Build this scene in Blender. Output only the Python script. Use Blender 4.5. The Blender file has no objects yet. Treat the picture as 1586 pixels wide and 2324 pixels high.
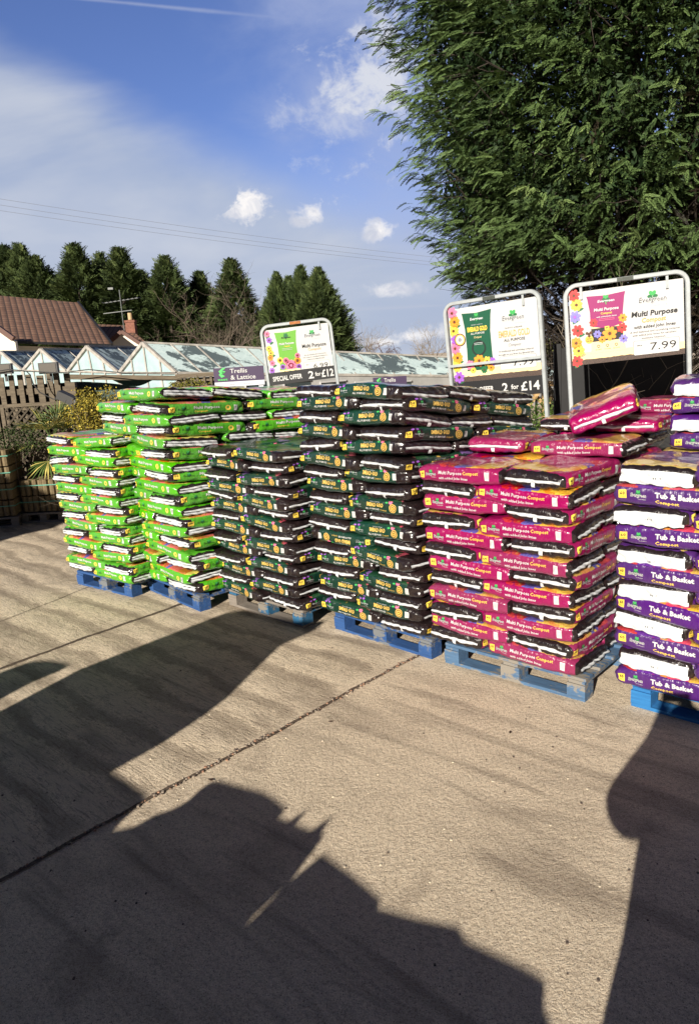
import bpy, bmesh, math, random
import numpy as np
from math import sin, cos, tan, pi, radians as R, atan, atan2, hypot
from mathutils import Vector, Matrix
rnd = random.Random(11); NR = np.random.RandomState(5)
scene = bpy.context.scene
# ------------------------------------------------------------------ camera, sky, sun, exposure
F, CX, CY = 1650.0, 793.0, 1162.0            # focal length and centre of a 1586 wide picture
PITCH, ROLL, CAMH = atan(355 / F), R(3.5), 2.05
cam = bpy.data.cameras.new('camera'); co = bpy.data.objects.new('camera', cam); scene.collection.objects.link(co)
cam.sensor_fit = 'HORIZONTAL'; cam.sensor_width = 36; cam.lens = F / 1586 * 36; cam.clip_start = .05; cam.clip_end = 3000
upl = Vector((0, sin(PITCH), cos(PITCH))); fw = Vector((0, cos(PITCH), -sin(PITCH))); xl = Vector((1, 0, 0))
cr = xl * cos(ROLL) - upl * sin(ROLL); cu = xl * sin(ROLL) + upl * cos(ROLL)
co.matrix_world = Matrix(((cr.x, cu.x, -fw.x, 0), (cr.y, cu.y, -fw.y, 0), (cr.z, cu.z, -fw.z, CAMH), (0, 0, 0, 1)))
scene.camera = co
def ray(x, y):
    u, v = x - CX, y - CY
    a = u * cos(ROLL) - v * sin(ROLL); b = v * cos(ROLL) + u * sin(ROLL)
    return Vector((a, F * cos(PITCH) - b * sin(PITCH), -(b * cos(PITCH) + F * sin(PITCH))))
def at(x, y, Y):
    r = ray(x, y); return r * (Y / r.y) + Vector((0, 0, CAMH))
def ground(x, y, z=0.0):
    r = ray(x, y); return r * ((z - CAMH) / r.z) + Vector((0, 0, CAMH))

SUN_AZ, SUN_EL = R(25.6), R(22.8)            # azimuth the light travels towards (from +Y to +X), height of the sun
travel = Vector((sin(SUN_AZ) * cos(SUN_EL), cos(SUN_AZ) * cos(SUN_EL), -sin(SUN_EL)))
sl = bpy.data.lights.new('sun', 'SUN'); sl.energy = 4.9; sl.angle = R(.35); sl.color = (1, .92, .80)
so = bpy.data.objects.new('sun', sl); scene.collection.objects.link(so); so.rotation_euler = travel.to_track_quat('-Z', 'Y').to_euler()
so.location = (-6, -12, 9)
scene.view_settings.view_transform = 'Standard'; scene.view_settings.look = 'None'
scene.view_settings.exposure = .72; scene.view_settings.gamma = 1.0
scene.render.engine = 'CYCLES'; scene.cycles.max_bounces = 6; scene.cycles.use_denoising = True

class NG:
    """short-hand for building a node tree"""
    def __init__(s, nt): s.nt = nt; s.nt.nodes.clear()
    def n(s, t, ins=None, **kw):
        nd = s.nt.nodes.new(t)
        for k, v in kw.items(): setattr(nd, k, v)
        for k, v in (ins or {}).items(): s.set(nd.inputs[k], v)
        return nd
    def set(s, inp, v):
        if isinstance(v, bpy.types.NodeSocket): s.nt.links.new(v, inp)
        elif isinstance(v, bpy.types.Node): s.nt.links.new(v.outputs[0], inp)
        else:
            if inp.type == 'RGBA' and len(v) == 3: v = (*v, 1)
            inp.default_value = v
    def m(s, op, a, b=0.0, c=0.0, clamp=False):
        nd = s.n('ShaderNodeMath', operation=op, use_clamp=clamp)
        for i, v in enumerate((a, b, c)): s.set(nd.inputs[i], v)
        return nd.outputs[0]
    def mix(s, f, a, b):
        nd = s.n('ShaderNodeMix', data_type='RGBA'); s.set(nd.inputs[0], f); s.set(nd.inputs[6], a); s.set(nd.inputs[7], b); return nd.outputs[2]
    def ramp(s, f, pts, interp='LINEAR'):
        nd = s.n('ShaderNodeValToRGB'); s.set(nd.inputs[0], f); cr_ = nd.color_ramp; cr_.interpolation = interp
        while len(cr_.elements) < len(pts): cr_.elements.new(.5)
        for e, (p, c) in zip(cr_.elements, pts): e.position = p; e.color = (*c, 1) if len(c) == 3 else c
        return nd.outputs[0]
    def sstep(s, x, a, b):
        nd = s.n('ShaderNodeMapRange', interpolation_type='SMOOTHSTEP', clamp=True)
        s.set(nd.inputs[0], x); s.set(nd.inputs[1], a); s.set(nd.inputs[2], b); nd.inputs[3].default_value = 0; nd.inputs[4].default_value = 1
        return nd.outputs[0]
    def noise(s, vec, scale, detail=4, rough=.55, dist=0.0, dim='3D'):
        return s.n('ShaderNodeTexNoise', {'Vector': vec, 'Scale': scale, 'Detail': detail, 'Roughness': rough, 'Distortion': dist}, noise_dimensions=dim)
    def map(s, vec, loc=(0, 0, 0), rot=(0, 0, 0), sc=(1, 1, 1)):
        return s.n('ShaderNodeMapping', {'Vector': vec, 'Location': loc, 'Rotation': rot, 'Scale': sc}).outputs[0]

# sky
w = bpy.data.worlds.new('World'); scene.world = w; w.use_nodes = True
g = NG(w.node_tree)
sky = g.n('ShaderNodeTexSky', sky_type='NISHITA', sun_disc=False, sun_elevation=SUN_EL, sun_rotation=SUN_AZ + pi, air_density=1.0, dust_density=.4, ozone_density=2.2)
tc = g.n('ShaderNodeTexCoord').outputs['Generated']
sep = g.n('ShaderNodeSeparateXYZ', {0: tc})
yy = g.m('MAXIMUM', sep.outputs[1], .06); U = g.m('DIVIDE', sep.outputs[0], yy); V = g.m('DIVIDE', sep.outputs[2], yy)
uv = g.n('ShaderNodeCombineXYZ', {0: U, 1: V, 2: 0.0}).outputs[0]
def uvp(x, y): r = ray(x, y); return r.x / r.y, r.z / r.y
def linemask(p, q, soft, nz, amp):
    """1 on the left-hand side (looking from p to q in the u,v plane)"""
    (x0, y0), (x1, y1) = uvp(*p), uvp(*q); L = hypot(x1 - x0, y1 - y0); nx, ny = -(y1 - y0) / L, (x1 - x0) / L
    d = g.m('ADD', g.m('MULTIPLY', U, nx), g.m('MULTIPLY_ADD', V, ny, -(nx * x0 + ny * y0)))
    d = g.m('MULTIPLY_ADD', g.m('SUBTRACT', nz, .5), amp, d)
    return g.sstep(d, -soft, soft)
n1 = g.noise(g.map(uv, rot=(0, 0, R(-28)), sc=(1.2, 3.6, 1)), 2.2, 5, .55, .3).outputs[0]
n2 = g.noise(g.map(uv, rot=(0, 0, R(-12)), sc=(1, 2.2, 1), loc=(3, 1, 0)), 4.5, 6, .6, .6).outputs[0]
n3 = g.noise(g.map(uv, loc=(7, 3, 0), sc=(1, 1.5, 1)), 11, 6, .6, .4).outputs[0]
bank = g.m('MULTIPLY', linemask((640, 425), (0, 118), .045, n1, .09), g.m('MULTIPLY_ADD', g.sstep(n1, .2, .6), .25, .75))
right = g.m('MULTIPLY', linemask((540, -40), (770, 480), .09, n2, .20), g.m('MULTIPLY_ADD', g.sstep(n2, .33, .72), .6, .4))
low = g.sstep(g.m('MULTIPLY_ADD', g.m('SUBTRACT', n1, .5), .06, V), .30, .08)
n4 = g.noise(g.map(uv, loc=(2, 9, 0), sc=(1, 1.3, 1)), 24, 5, .62, .5).outputs[0]
n5 = g.noise(g.map(uv, loc=(5, 1, 0)), 60, 4, .65, .4).outputs[0]
def puff(x, y, rx, ry, soft=.45, amp=1.6):
    (u0, v0) = uvp(x, y); rx /= F; ry /= F
    a = g.m('DIVIDE', g.m('SUBTRACT', U, u0), rx); b = g.m('DIVIDE', g.m('SUBTRACT', V, v0), ry)
    d = g.m('SQRT', g.m('ADD', g.m('MULTIPLY', a, a), g.m('MULTIPLY', b, b)))
    d = g.m('MULTIPLY_ADD', g.m('SUBTRACT', n3, .5), amp * 2.0, d); d = g.m('MULTIPLY_ADD', g.m('SUBTRACT', n4, .5), amp * 2.2, d); d = g.m('MULTIPLY_ADD', g.m('SUBTRACT', n5, .5), amp * .9, d)
    return g.sstep(d, 1 + soft * .35, .85 - soft)
cum = puff(568, 462, 44, 32)
for a in ((552, 478, 34, 17), (710, 482, 44, 26, .7), (690, 500, 36, 14, .8), (862, 524, 34, 20, .8), (898, 656, 44, 15, .8), (868, 775, 70, 12, .8), (940, 760, 90, 16, .9)):
    cum = g.m('MAXIMUM', cum, puff(*a))
big = g.m('MAXIMUM', g.m('MULTIPLY', puff(850, 190, 95, 130, .9, 1.5), .95), g.m('MULTIPLY', puff(790, 280, 110, 60, .95, 1.6), .5))
str_ = g.m('MULTIPLY', g.sstep(g.noise(g.map(uv, sc=(1.2, 16, 1), rot=(0, 0, R(-3))), 3.0, 4, .5, .4).outputs[0], .48, .72), g.sstep(V, .17, .03))
(cx0, cy0), (cx1, cy1) = uvp(150, -8), uvp(560, 32)
L_ = hypot(cx1 - cx0, cy1 - cy0); tnx, tny = -(cy1 - cy0) / L_, (cx1 - cx0) / L_
dd = g.m('ABSOLUTE', g.m('ADD', g.m('MULTIPLY', U, tnx), g.m('MULTIPLY_ADD', V, tny, -(tnx * cx0 + tny * cy0))))
trail = g.m('MULTIPLY', g.sstep(g.m('MULTIPLY_ADD', n3, .004, dd), .0055, .0015), g.m('MULTIPLY', g.sstep(U, cx0 - .02, cx0 + .03), g.sstep(U, cx1 + .08, cx1 - .1)))
SKYS = .10
base = g.n('ShaderNodeVectorMath', {0: sky.outputs[0], 1: (SKYS, SKYS, SKYS)}, operation='MULTIPLY').outputs[0]
blue = g.n('ShaderNodeVectorMath', {0: base, 1: (.72, .80, 1.27)}, operation='MULTIPLY').outputs[0]
c = g.mix(g.m('MULTIPLY', low, .72), blue, (.40, .49, .72))
c = g.mix(g.m('MULTIPLY', right, .72), c, (.36, .45, .72))
c = g.mix(g.m('MULTIPLY', bank, .90), c, g.mix(g.sstep(n1, .3, .75), (.37, .46, .64), (.54, .61, .74)))
c = g.mix(g.m('MULTIPLY', str_, .5), c, (.52, .57, .70))
c = g.mix(g.m('MULTIPLY', big, .9), c, (.68, .74, .84))
c = g.mix(g.m('MULTIPLY', trail, .3), c, (.6, .66, .8))
c = g.mix(g.m('MULTIPLY', cum, .9), c, g.mix(g.sstep(n4, .35, .6), (.56, .62, .76), (.95, .97, 1.0)))
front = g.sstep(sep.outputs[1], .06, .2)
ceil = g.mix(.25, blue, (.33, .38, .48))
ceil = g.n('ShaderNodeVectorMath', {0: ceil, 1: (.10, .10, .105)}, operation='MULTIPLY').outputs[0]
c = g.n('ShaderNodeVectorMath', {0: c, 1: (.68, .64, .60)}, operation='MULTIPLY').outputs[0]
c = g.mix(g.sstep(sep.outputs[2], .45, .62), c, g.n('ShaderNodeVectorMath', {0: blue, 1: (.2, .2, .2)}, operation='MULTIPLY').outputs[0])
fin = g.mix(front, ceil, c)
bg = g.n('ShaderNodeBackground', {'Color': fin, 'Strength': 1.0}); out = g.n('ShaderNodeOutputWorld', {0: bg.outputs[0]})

# ------------------------------------------------------------------ object helpers
C = scene.collection
def tag(o, label=None, cat=None, group=None, kind=None):
    if label: o['label'] = label
    if cat: o['category'] = cat
    if group: o['group'] = group
    if kind: o['kind'] = kind
    return o
def empty(name, loc=(0, 0, 0), rz=0.0):
    o = bpy.data.objects.new(name, None); C.objects.link(o); o.location = loc; o.rotation_euler = (0, 0, rz); o.empty_display_size = .2; return o
class MB:
    """collects faces with material indexes; build() links them as one mesh object"""
    def __init__(s): s.v = []; s.f = []; s.mi = []
    def add(s, vs, fs, mi=0):
        b = len(s.v); s.v.extend([tuple(p) for p in vs]); s.f.extend([tuple(i + b for i in f) for f in fs]); s.mi.extend([mi] * len(fs))
    def box(s, c, h, mi=0, M=None):
        vs = [Vector((c[0] + h[0] * x, c[1] + h[1] * y, c[2] + h[2] * z)) for x in (-1, 1) for y in (-1, 1) for z in (-1, 1)]
        if M: vs = [M @ p for p in vs]
        s.add(vs, [(0, 1, 3, 2), (4, 6, 7, 5), (0, 4, 5, 1), (2, 3, 7, 6), (0, 2, 6, 4), (1, 5, 7, 3)], mi)
    def bar(s, a, b, wd, th, mi=0, up=Vector((0, 0, 1))):
        """box from a to b, wd wide sideways, th thick along up"""
        a = Vector(a); b = Vector(b); d = (b - a); L = d.length; d.normalize(); sd = d.cross(up)
        if sd.length < 1e-4: sd = d.cross(Vector((0, 1, 0)))
        sd.normalize(); u = sd.cross(d); M = Matrix((( d.x, sd.x, u.x, 0), (d.y, sd.y, u.y, 0), (d.z, sd.z, u.z, 0), (0, 0, 0, 1)))
        mid = (a + b) / 2; s.box((0, 0, 0), (L / 2, wd / 2, th / 2), mi, Matrix.Translation(mid) @ M)
    def tube(s, pts, r, n=8, mi=0, closed=False, taper=None):
        pts = [Vector(p) for p in pts]; rings = []
        for i, p in enumerate(pts):
            t = (pts[min(i + 1, len(pts) - 1)] - pts[max(i - 1, 0)]).normalized()
            a = t.cross(Vector((0, 0, 1)));
            if a.length < .1: a = t.cross(Vector((0, 1, 0)))
            a.normalize(); b = t.cross(a); rr = r if taper is None else r * (1 - (1 - taper) * i / (len(pts) - 1))
            rings.append([p + a * rr * cos(2 * pi * k / n) + b * rr * sin(2 * pi * k / n) for k in range(n)])
        vs = [p for r_ in rings for p in r_]
        fs = [(i * n + k, i * n + (k + 1) % n, (i + 1) * n + (k + 1) % n, (i + 1) * n + k) for i in range(len(pts) - 1) for k in range(n)]
        fs += [tuple(range(n - 1, -1, -1)), tuple((len(pts) - 1) * n + k for k in range(n))]
        s.add(vs, fs, mi)
    def prism(s, pts, n, th, mi=0):
        """flat polygon pushed back by n*th"""
        k = len(pts); pts = [Vector(p) for p in pts]; n = Vector(n) * th
        s.add(pts + [p + n for p in pts], [tuple(range(k)), tuple(range(2 * k - 1, k - 1, -1))] + [(i, i + k, (i + 1) % k + k, (i + 1) % k) for i in range(k)], mi)
    def mesh(s, name, mats, smooth=False):
        me = bpy.data.meshes.new(name); me.from_pydata(s.v, [], s.f)
        for m in (mats if isinstance(mats, (list, tuple)) else [mats]): me.materials.append(m)
        me.polygons.foreach_set('material_index', s.mi)
        if smooth: me.polygons.foreach_set('use_smooth', [True] * len(s.f))
        me.update(); return me
    def build(s, name, mats, parent=None, smooth=False):
        o = bpy.data.objects.new(name, s.mesh(name, mats, smooth)); C.objects.link(o); o.parent = parent; return o
def npmesh(name, V_, Q, mats, mi=None, smooth=False, attr=None):
    """V_ (n,3) verts, Q (m,k) faces"""
    me = bpy.data.meshes.new(name); n, (m, k) = len(V_), Q.shape
    me.vertices.add(n); me.vertices.foreach_set('co', V_.astype(np.float32).ravel())
    me.loops.add(m * k); me.loops.foreach_set('vertex_index', Q.astype(np.int32).ravel())
    me.polygons.add(m); me.polygons.foreach_set('loop_start', np.arange(0, m * k, k, dtype=np.int32))
    for mt in (mats if isinstance(mats, (list, tuple)) else [mats]): me.materials.append(mt)
    if mi is not None: me.polygons.foreach_set('material_index', mi.astype(np.int32))
    if smooth: me.polygons.foreach_set('use_smooth', np.ones(m, dtype=bool))
    me.update(calc_edges=True)
    if attr is not None:
        a = me.attributes.new('tone', 'FLOAT', 'FACE'); a.data.foreach_set('value', attr.astype(np.float32))
    return me
def link(name, me, parent=None):
    o = bpy.data.objects.new(name, me); C.objects.link(o); o.parent = parent; return o
def setloc(o, loc, rot=None):
    o.location = loc
    if rot is not None: o.rotation_euler = rot
    return o

# ------------------------------------------------------------------ materials
def new_mat(name):
    m = bpy.data.materials.new(name); m.use_nodes = True; g = NG(m.node_tree)
    b = g.n('ShaderNodeBsdfPrincipled'); g.n('ShaderNodeOutputMaterial', {0: b.outputs[0]}); return m, g, b
def P(name, col, rough=.6, metal=0.0, spec=.5, var=0.0, scale=6.0, bump=0.0, bscale=40.0, coat=0.0):
    m, g, b = new_mat(name); tcn = g.n('ShaderNodeTexCoord').outputs['Object']
    if var:
        nz = g.noise(tcn, scale, 5, .6).outputs[0]
        lo = tuple(x * (1 - var) for x in col); hi = tuple(min(1, x * (1 + var)) for x in col)
        g.set(b.inputs['Base Color'], g.ramp(nz, [(.3, lo), (.7, hi)]))
    else: b.inputs['Base Color'].default_value = (*col, 1)
    b.inputs['Roughness'].default_value = rough; b.inputs['Metallic'].default_value = metal; b.inputs['Specular IOR Level'].default_value = spec
    b.inputs['Coat Weight'].default_value = coat
    if bump:
        g.set(b.inputs['Normal'], g.n('ShaderNodeBump', {'Height': g.noise(tcn, bscale, 4, .6).outputs[0], 'Strength': bump, 'Distance': .01}).outputs[0])
    return m
def leafmat(name, dark, light, warm=None, rough=.65, trans=.0):
    m, g, b = new_mat(name)
    a = g.n('ShaderNodeAttribute', attribute_name='tone').outputs['Fac']
    pts = [(0, dark), (.8, light)] + ([(1.0, warm)] if warm else [])
    g.set(b.inputs['Base Color'], g.ramp(a, pts)); b.inputs['Roughness'].default_value = rough; b.inputs['Specular IOR Level'].default_value = .25
    return m
def wood(name, col, dark, wear=0.0, wearcol=(.3, .27, .22), scale=1.0, rough=.8):
    m, g, b = new_mat(name); tcn = g.n('ShaderNodeTexCoord').outputs['Object']
    gr = g.noise(g.map(tcn, sc=(3 * scale, 26 * scale, 26 * scale)), 2.0, 5, .6, .4).outputs[0]
    big = g.noise(tcn, 3.5 * scale, 4, .6).outputs[0]
    c = g.ramp(gr, [(.3, dark), (.65, col)])
    if wear: c = g.mix(g.sstep(g.m('ADD', g.m('MULTIPLY', big, .6), g.m('ADD', g.m('MULTIPLY', gr, .35), g.m('MULTIPLY', g.noise(tcn, 24, 5, .7).outputs[0], .35))), .86 - wear * .28, .89 - wear * .24), c, wearcol)
    g.set(b.inputs['Base Color'], c); b.inputs['Roughness'].default_value = rough
    g.set(b.inputs['Normal'], g.n('ShaderNodeBump', {'Height': gr, 'Strength': .5, 'Distance': .004}).outputs[0])
    return m
M = {}
M['white'] = P('white_print', (.56, .56, .55), .4); M['black'] = P('black_print', (.02, .02, .022), .4)
M['yellow'] = P('yellow_print', (.85, .6, .08), .4); M['gold'] = P('gold_print', (.72, .48, .12), .4)
M['green'] = P('shamrock_green', (.05, .36, .09), .4); M['dgreen'] = P('dark_leaf_green', (.02, .14, .05), .4)
M['red'] = P('petal_red', (.75, .04, .04), .45); M['pink'] = P('petal_pink', (.85, .18, .32), .45); M['blue'] = P('petal_blue', (.22, .2, .68), .45)
M['orange'] = P('petal_orange', (.85, .3, .03), .45); M['purple'] = P('petal_purple', (.3, .1, .5), .45); M['brown'] = P('seed_brown', (.1, .035, .01), .5)
M['magenta'] = P('magenta_print', (.28, .02, .13), .4); M['tan'] = P('tan_print', (.6, .36, .12), .45); M['cream'] = P('cream_print', (.85, .68, .35), .45)
M['lime'] = P('lime_print', (.13, .36, .04), .4); M['grey'] = P('grey_print', (.25, .25, .27), .5); M['emer'] = P('emerald_print', (.01, .085, .045), .4)
M['lgrey'] = P('light_grey_print', (.55, .56, .58), .5)

def film(name, side, endc, x_end, top_pts, wrap=.0):
    """glossy printed polythene. side colour, black ends, flowered top"""
    m, g, b = new_mat(name); tcn = g.n('ShaderNodeTexCoord').outputs['Object']
    info = g.n('ShaderNodeObjectInfo').outputs['Random']
    s = g.n('ShaderNodeSeparateXYZ', {0: tcn}); X, Y, Z = s.outputs[0], s.outputs[1], s.outputs[2]
    n = g.noise(tcn, 22, 3, .6).outputs[0]; nf = g.noise(tcn, 9, 3, .6).outputs[0]
    sgn = g.m('SIGN', Y)
    # picture printed on the top face; colour order follows the bag's length
    vor = g.n('ShaderNodeTexVoronoi', {'Vector': g.map(tcn, sc=(1, 1, .2)), 'Scale': 11.0}, feature='F1')
    t = g.m('MULTIPLY_ADD', g.m('SUBTRACT', nf, .5), .5, g.m('MULTIPLY_ADD', X, 1.56, .5))
    pic = g.ramp(t, top_pts, 'CONSTANT')
    petal = g.n('ShaderNodeTexWave', {'Vector': tcn, 'Scale': 18.0, 'Distortion': 9.0, 'Detail': 2.0}).outputs['Fac']
    pic = g.mix(g.m('MULTIPLY', petal, .35), pic, g.n('ShaderNodeVectorMath', {0: pic, 1: (.45, .45, .55)}, operation='MULTIPLY').outputs[0])
    pic = g.mix(g.sstep(vor.outputs['Distance'], .22, .1), pic, g.ramp(g.n('ShaderNodeSeparateColor', {0: vor.outputs['Color']}).outputs[0], [(0, (.45, .02, .02)), (.35, (.7, .45, .04)), (.6, (.03, .1, .02)), (.8, (.6, .1, .02))], 'CONSTANT'))
    mid_ = g.m('MULTIPLY', g.sstep(g.m('MULTIPLY_ADD', g.m('SUBTRACT', nf, .5), .12, g.m('ABSOLUTE', Y)), .15, .12), g.sstep(g.m('MULTIPLY_ADD', g.m('SUBTRACT', nf, .5), .2, X), .17, .14)); pic = g.mix(mid_, pic, side)
    zt = g.m('MULTIPLY_ADD', g.m('SUBTRACT', n, .5), .012, Z)
    istop = g.m('GREATER_THAN', zt, .0375)
    soil = g.ramp(g.noise(tcn, 160, 4, .75).outputs[0], [(.48, (.012, .0075, .009)), (.66, (.026, .015, .013)), (.80, (.22, .16, .09))])
    endcol = soil if endc is None else endc
    c = g.mix(istop, side, pic)
    xe = g.m('MULTIPLY_ADD', g.m('SUBTRACT', n, .5), .02, X)
    c = g.mix(g.m('GREATER_THAN', xe, x_end), c, endcol)
    if wrap: c = g.mix(g.m('MULTIPLY', g.m('LESS_THAN', Z, .03), g.m('MULTIPLY', g.m('GREATER_THAN', g.m('MULTIPLY', xe, sgn), x_end - wrap), g.m('GREATER_THAN', Y, 0))), c, endcol)
    hs = g.n('ShaderNodeHueSaturation', {'Color': c, 'Saturation': g.m('MULTIPLY_ADD', info, .12, .92), 'Value': g.m('MULTIPLY_ADD', info, .22, .87)}).outputs[0]
    g.set(b.inputs['Base Color'], hs); b.inputs['Roughness'].default_value = .28; b.inputs['Specular IOR Level'].default_value = .5
    b.inputs['Coat Weight'].default_value = .7; b.inputs['Coat Roughness'].default_value = .09
    wr = g.noise(g.map(tcn, rot=(0, .5, .2), sc=(30, 30, 7)), 1.0, 4, .6, 1.2).outputs[0]
    fine = g.n('ShaderNodeTexVoronoi', {'Vector': tcn, 'Scale': 42.0}, feature='SMOOTH_F1').outputs['Distance']
    g.set(b.inputs['Normal'], g.n('ShaderNodeBump', {'Height': g.m('ADD', wr, g.m('MULTIPLY', fine, .35)), 'Strength': .8, 'Distance': .009}).outputs[0])
    return m
FL_ = {}
MAG = (.265, .005, .08); YEL = (.60, .36, .05); RED_ = (.45, .025, .03); BLU = (.12, .1, .40); ORG = (.58, .21, .03)
FL_['magenta'] = film('magenta_bag_film', MAG, None, .285, [(0, MAG), (.30, RED_), (.48, BLU), (.64, YEL), (.72, ORG), (.8, YEL)])
FL_['green'] = film('lime_bag_film', (.075, .36, .012), None, .298, [(0, (.55, .55, .06)), (.12, (.05, .2, .02)), (.2, YEL), (.3, (.6, .1, .05)), (.42, BLU), (.55, (.7, .15, .12)), (.75, ORG), (.9, (.7, .6, .12))], .04)
FL_['dark'] = film('emerald_bag_film', (.006, .036, .022), None, .20, [(0, (.012, .05, .03)), (.12, (.2, .1, .35)), (.2, (.012, .06, .03)), (.7, (.02, .08, .03)), (.8, (.6, .1, .15)), (.88, (.5, .3, .08))], .04)
FL_['purple'] = film('purple_bag_film', (.065, .012, .14), None, .285, [(0, RED_), (.25, (.1, .015, .24)), (.35, ORG), (.5, (.6, .05, .1)), (.65, YEL), (.8, (.7, .5, .1))])
M['seal'] = P('white_seal_film', (.56, .58, .60), .38, var=.06, scale=30, bump=.5, bscale=60, coat=.2)
M['tape'] = P('pale_tape', (.62, .63, .64), .4, var=.1)

# ------------------------------------------------------------------ lettering and print shapes (2-D)
_tc = {}
def text2d(s, size, bold=0.0, shear=0.0, xs=1.0, res=2):
    """centred lettering, `size` = height of a capital; returns verts (n,2) and faces"""
    k = (s, bold, shear, res)
    if k not in _tc:
        cu_ = bpy.data.curves.new('t', 'FONT'); cu_.body = s; cu_.size = 1; cu_.offset = bold; cu_.shear = shear; cu_.resolution_u = res; cu_.fill_mode = 'FRONT'
        ob = bpy.data.objects.new('t', cu_); C.objects.link(ob); me = ob.to_mesh()
        vs = np.array([v.co[:2] for v in me.vertices]) if len(me.vertices) else np.zeros((0, 2)); fs = [tuple(p.vertices) for p in me.polygons]
        ob.to_mesh_clear(); bpy.data.objects.remove(ob); bpy.data.curves.remove(cu_); _tc[k] = (vs, fs)
    vs, fs = _tc[k]
    if not len(vs): return vs, fs
    vs = vs / .73 * size; vs = vs * [xs, 1]; mid = (vs[:, 0].min() + vs[:, 0].max()) / 2
    return vs - [mid, size * .5], fs
def fit(s, width, size, **k):
    """lettering squeezed to a given width"""
    vs, fs = text2d(s, size, **k); W_ = vs[:, 0].max() - vs[:, 0].min(); return vs * [width / W_, 1], fs
def rect2(w_, h_, r=0.0, n=3):
    if not r:
        a, b = (4, 6) if .015 < h_ < .08 and .015 < w_ < .08 else (1, 1)
        return np.array([(-w_ / 2 + w_ * i / a, -h_ / 2 + h_ * j / b) for i in range(a + 1) for j in range(b + 1)]), [(i * (b + 1) + j, (i + 1) * (b + 1) + j, (i + 1) * (b + 1) + j + 1, i * (b + 1) + j + 1) for i in range(a) for j in range(b)]
    p = [((w_ / 2 - r) * sx + r * cos(a), (h_ / 2 - r) * sy + r * sin(a)) for sx, sy, a0 in ((1, -1, -pi / 2), (1, 1, 0), (-1, 1, pi / 2), (-1, -1, pi)) for a in [a0 + pi / 2 * i / n for i in range(n + 1)]]
    return np.array(p), [tuple(range(len(p)))]
def ring2(r0, r1, n=20):
    p = [(r * cos(2 * pi * i / n), r * sin(2 * pi * i / n)) for r in (r0, r1) for i in range(n)]
    return np.array(p), [(i, (i + 1) % n, n + (i + 1) % n, n + i) for i in range(n)]
def disc2(r, n=14, k=0, amp=0.0, ry=None):
    p = [((r * (1 + amp * cos(k * 2 * pi * i / n))) * cos(2 * pi * i / n), (ry or r) * (1 + amp * cos(k * 2 * pi * i / n)) * sin(2 * pi * i / n)) for i in range(n)]
    p = np.array(p); K_ = 4 if r > .012 and r < .05 else 1; V_ = np.concatenate([p * (1 - q / K_) for q in range(K_)] + [[(0, 0)]])
    return V_, [(q * n + i, q * n + (i + 1) % n, (q + 1) * n + (i + 1) % n, (q + 1) * n + i) for q in range(K_ - 1) for i in range(n)] + [((K_ - 1) * n + i, (K_ - 1) * n + (i + 1) % n, K_ * n) for i in range(n)]
def heart2(r, a, d):
    """heart leaf whose point sits at the origin, pointing out along angle a"""
    p = [(0, 0), (.55, .12), (.95, .45), (1.0, .8), (.75, 1.02), (.35, 1.0), (0, .8), (-.35, 1.0), (-.75, 1.02), (-1.0, .8), (-.95, .45), (-.55, .12)]
    ca, sa = cos(a - pi / 2), sin(a - pi / 2); q = [(x * r * .62, (y * .9) * r + d) for x, y in p]
    return np.array([(x * ca - y * sa, x * sa + y * ca) for x, y in q]), [(0, 1, 2, 3, 4, 5, 6), (0, 6, 7, 8, 9, 10, 11)]
def petals2(r, n, wd=.5, inner=.15):
    V_ = []; F_ = []
    for i in range(n):
        a = 2 * pi * i / n + .2; b = len(V_); q = [(inner, -.25 * wd), (.6, -.5 * wd), (.9, -.35 * wd), (1, 0), (.9, .35 * wd), (.6, .5 * wd), (inner, .25 * wd)]
        V_ += [((x * cos(a) - y * sin(a)) * r, (x * sin(a) + y * cos(a)) * r) for x, y in q]; F_.append(tuple(range(b, b + 7)))
    return np.array(V_), F_
class Print:
    """a list of flat shapes: (verts, faces, material key, layer)"""
    def __init__(s): s.it = []; s.keys = []
    def put(s, sh, x, y, mat, layer=1, rot=0.0):
        vs, fs = sh
        if not len(vs): return
        if rot: vs = np.stack([vs[:, 0] * cos(rot) - vs[:, 1] * sin(rot), vs[:, 0] * sin(rot) + vs[:, 1] * cos(rot)], 1)
        s.it.append((vs + [x, y], fs, mat, layer))
        if mat not in s.keys: s.keys.append(mat)
    def clover(s, x, y, r, m1='green', m2='dgreen', layer=2):
        s.put(rect2(r * .22, r * 1.0), x, y - r * .75, m1, layer)
        for a in (R(90), R(205), R(-25)): s.put(heart2(r * (1.0 if a > 1 and a < 2 else .85), a, r * .05), x, y, m2 if a != R(90) else m1, layer)
    def logo(s, x, y, h, txt='black', halo='white', small=True):
        s.clover(x, y + h * .25, h * .55)
        if halo: s.put(fit('Evergreen', h * 2.70, h * .57, bold=.055, shear=.15, res=1), x, y, halo, 3)
        s.put(fit('Evergreen', h * 2.58, h * .54, bold=.0, shear=.15, res=1), x, y, txt, 4)
        if small: s.put(fit('horticulture', h * 1.3, h * .2, shear=.3, res=1), x + h * .7, y - h * .62, txt if txt != 'black' or halo is None else halo if halo != 'white' else 'white', 3)
    def flower(s, x, y, r, mat, n=9, cen='brown', wd=.6, layer=2):
        s.put(petals2(r, n, wd), x, y, mat, layer); s.put(petals2(r * .7, n, wd), x, y, mat, layer + 1, .3); s.put(disc2(r * .24, 10), x, y, cen, layer + 2)
    def barcode(s, x, y, w_, h_):
        s.put(rect2(w_, h_), x, y, 'white', 1)
        for i in range(5): s.put(rect2(w_ * .05, h_ * .6), x + (i - 2) * w_ * .16, y + h_ * .05, 'grey', 2)
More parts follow.
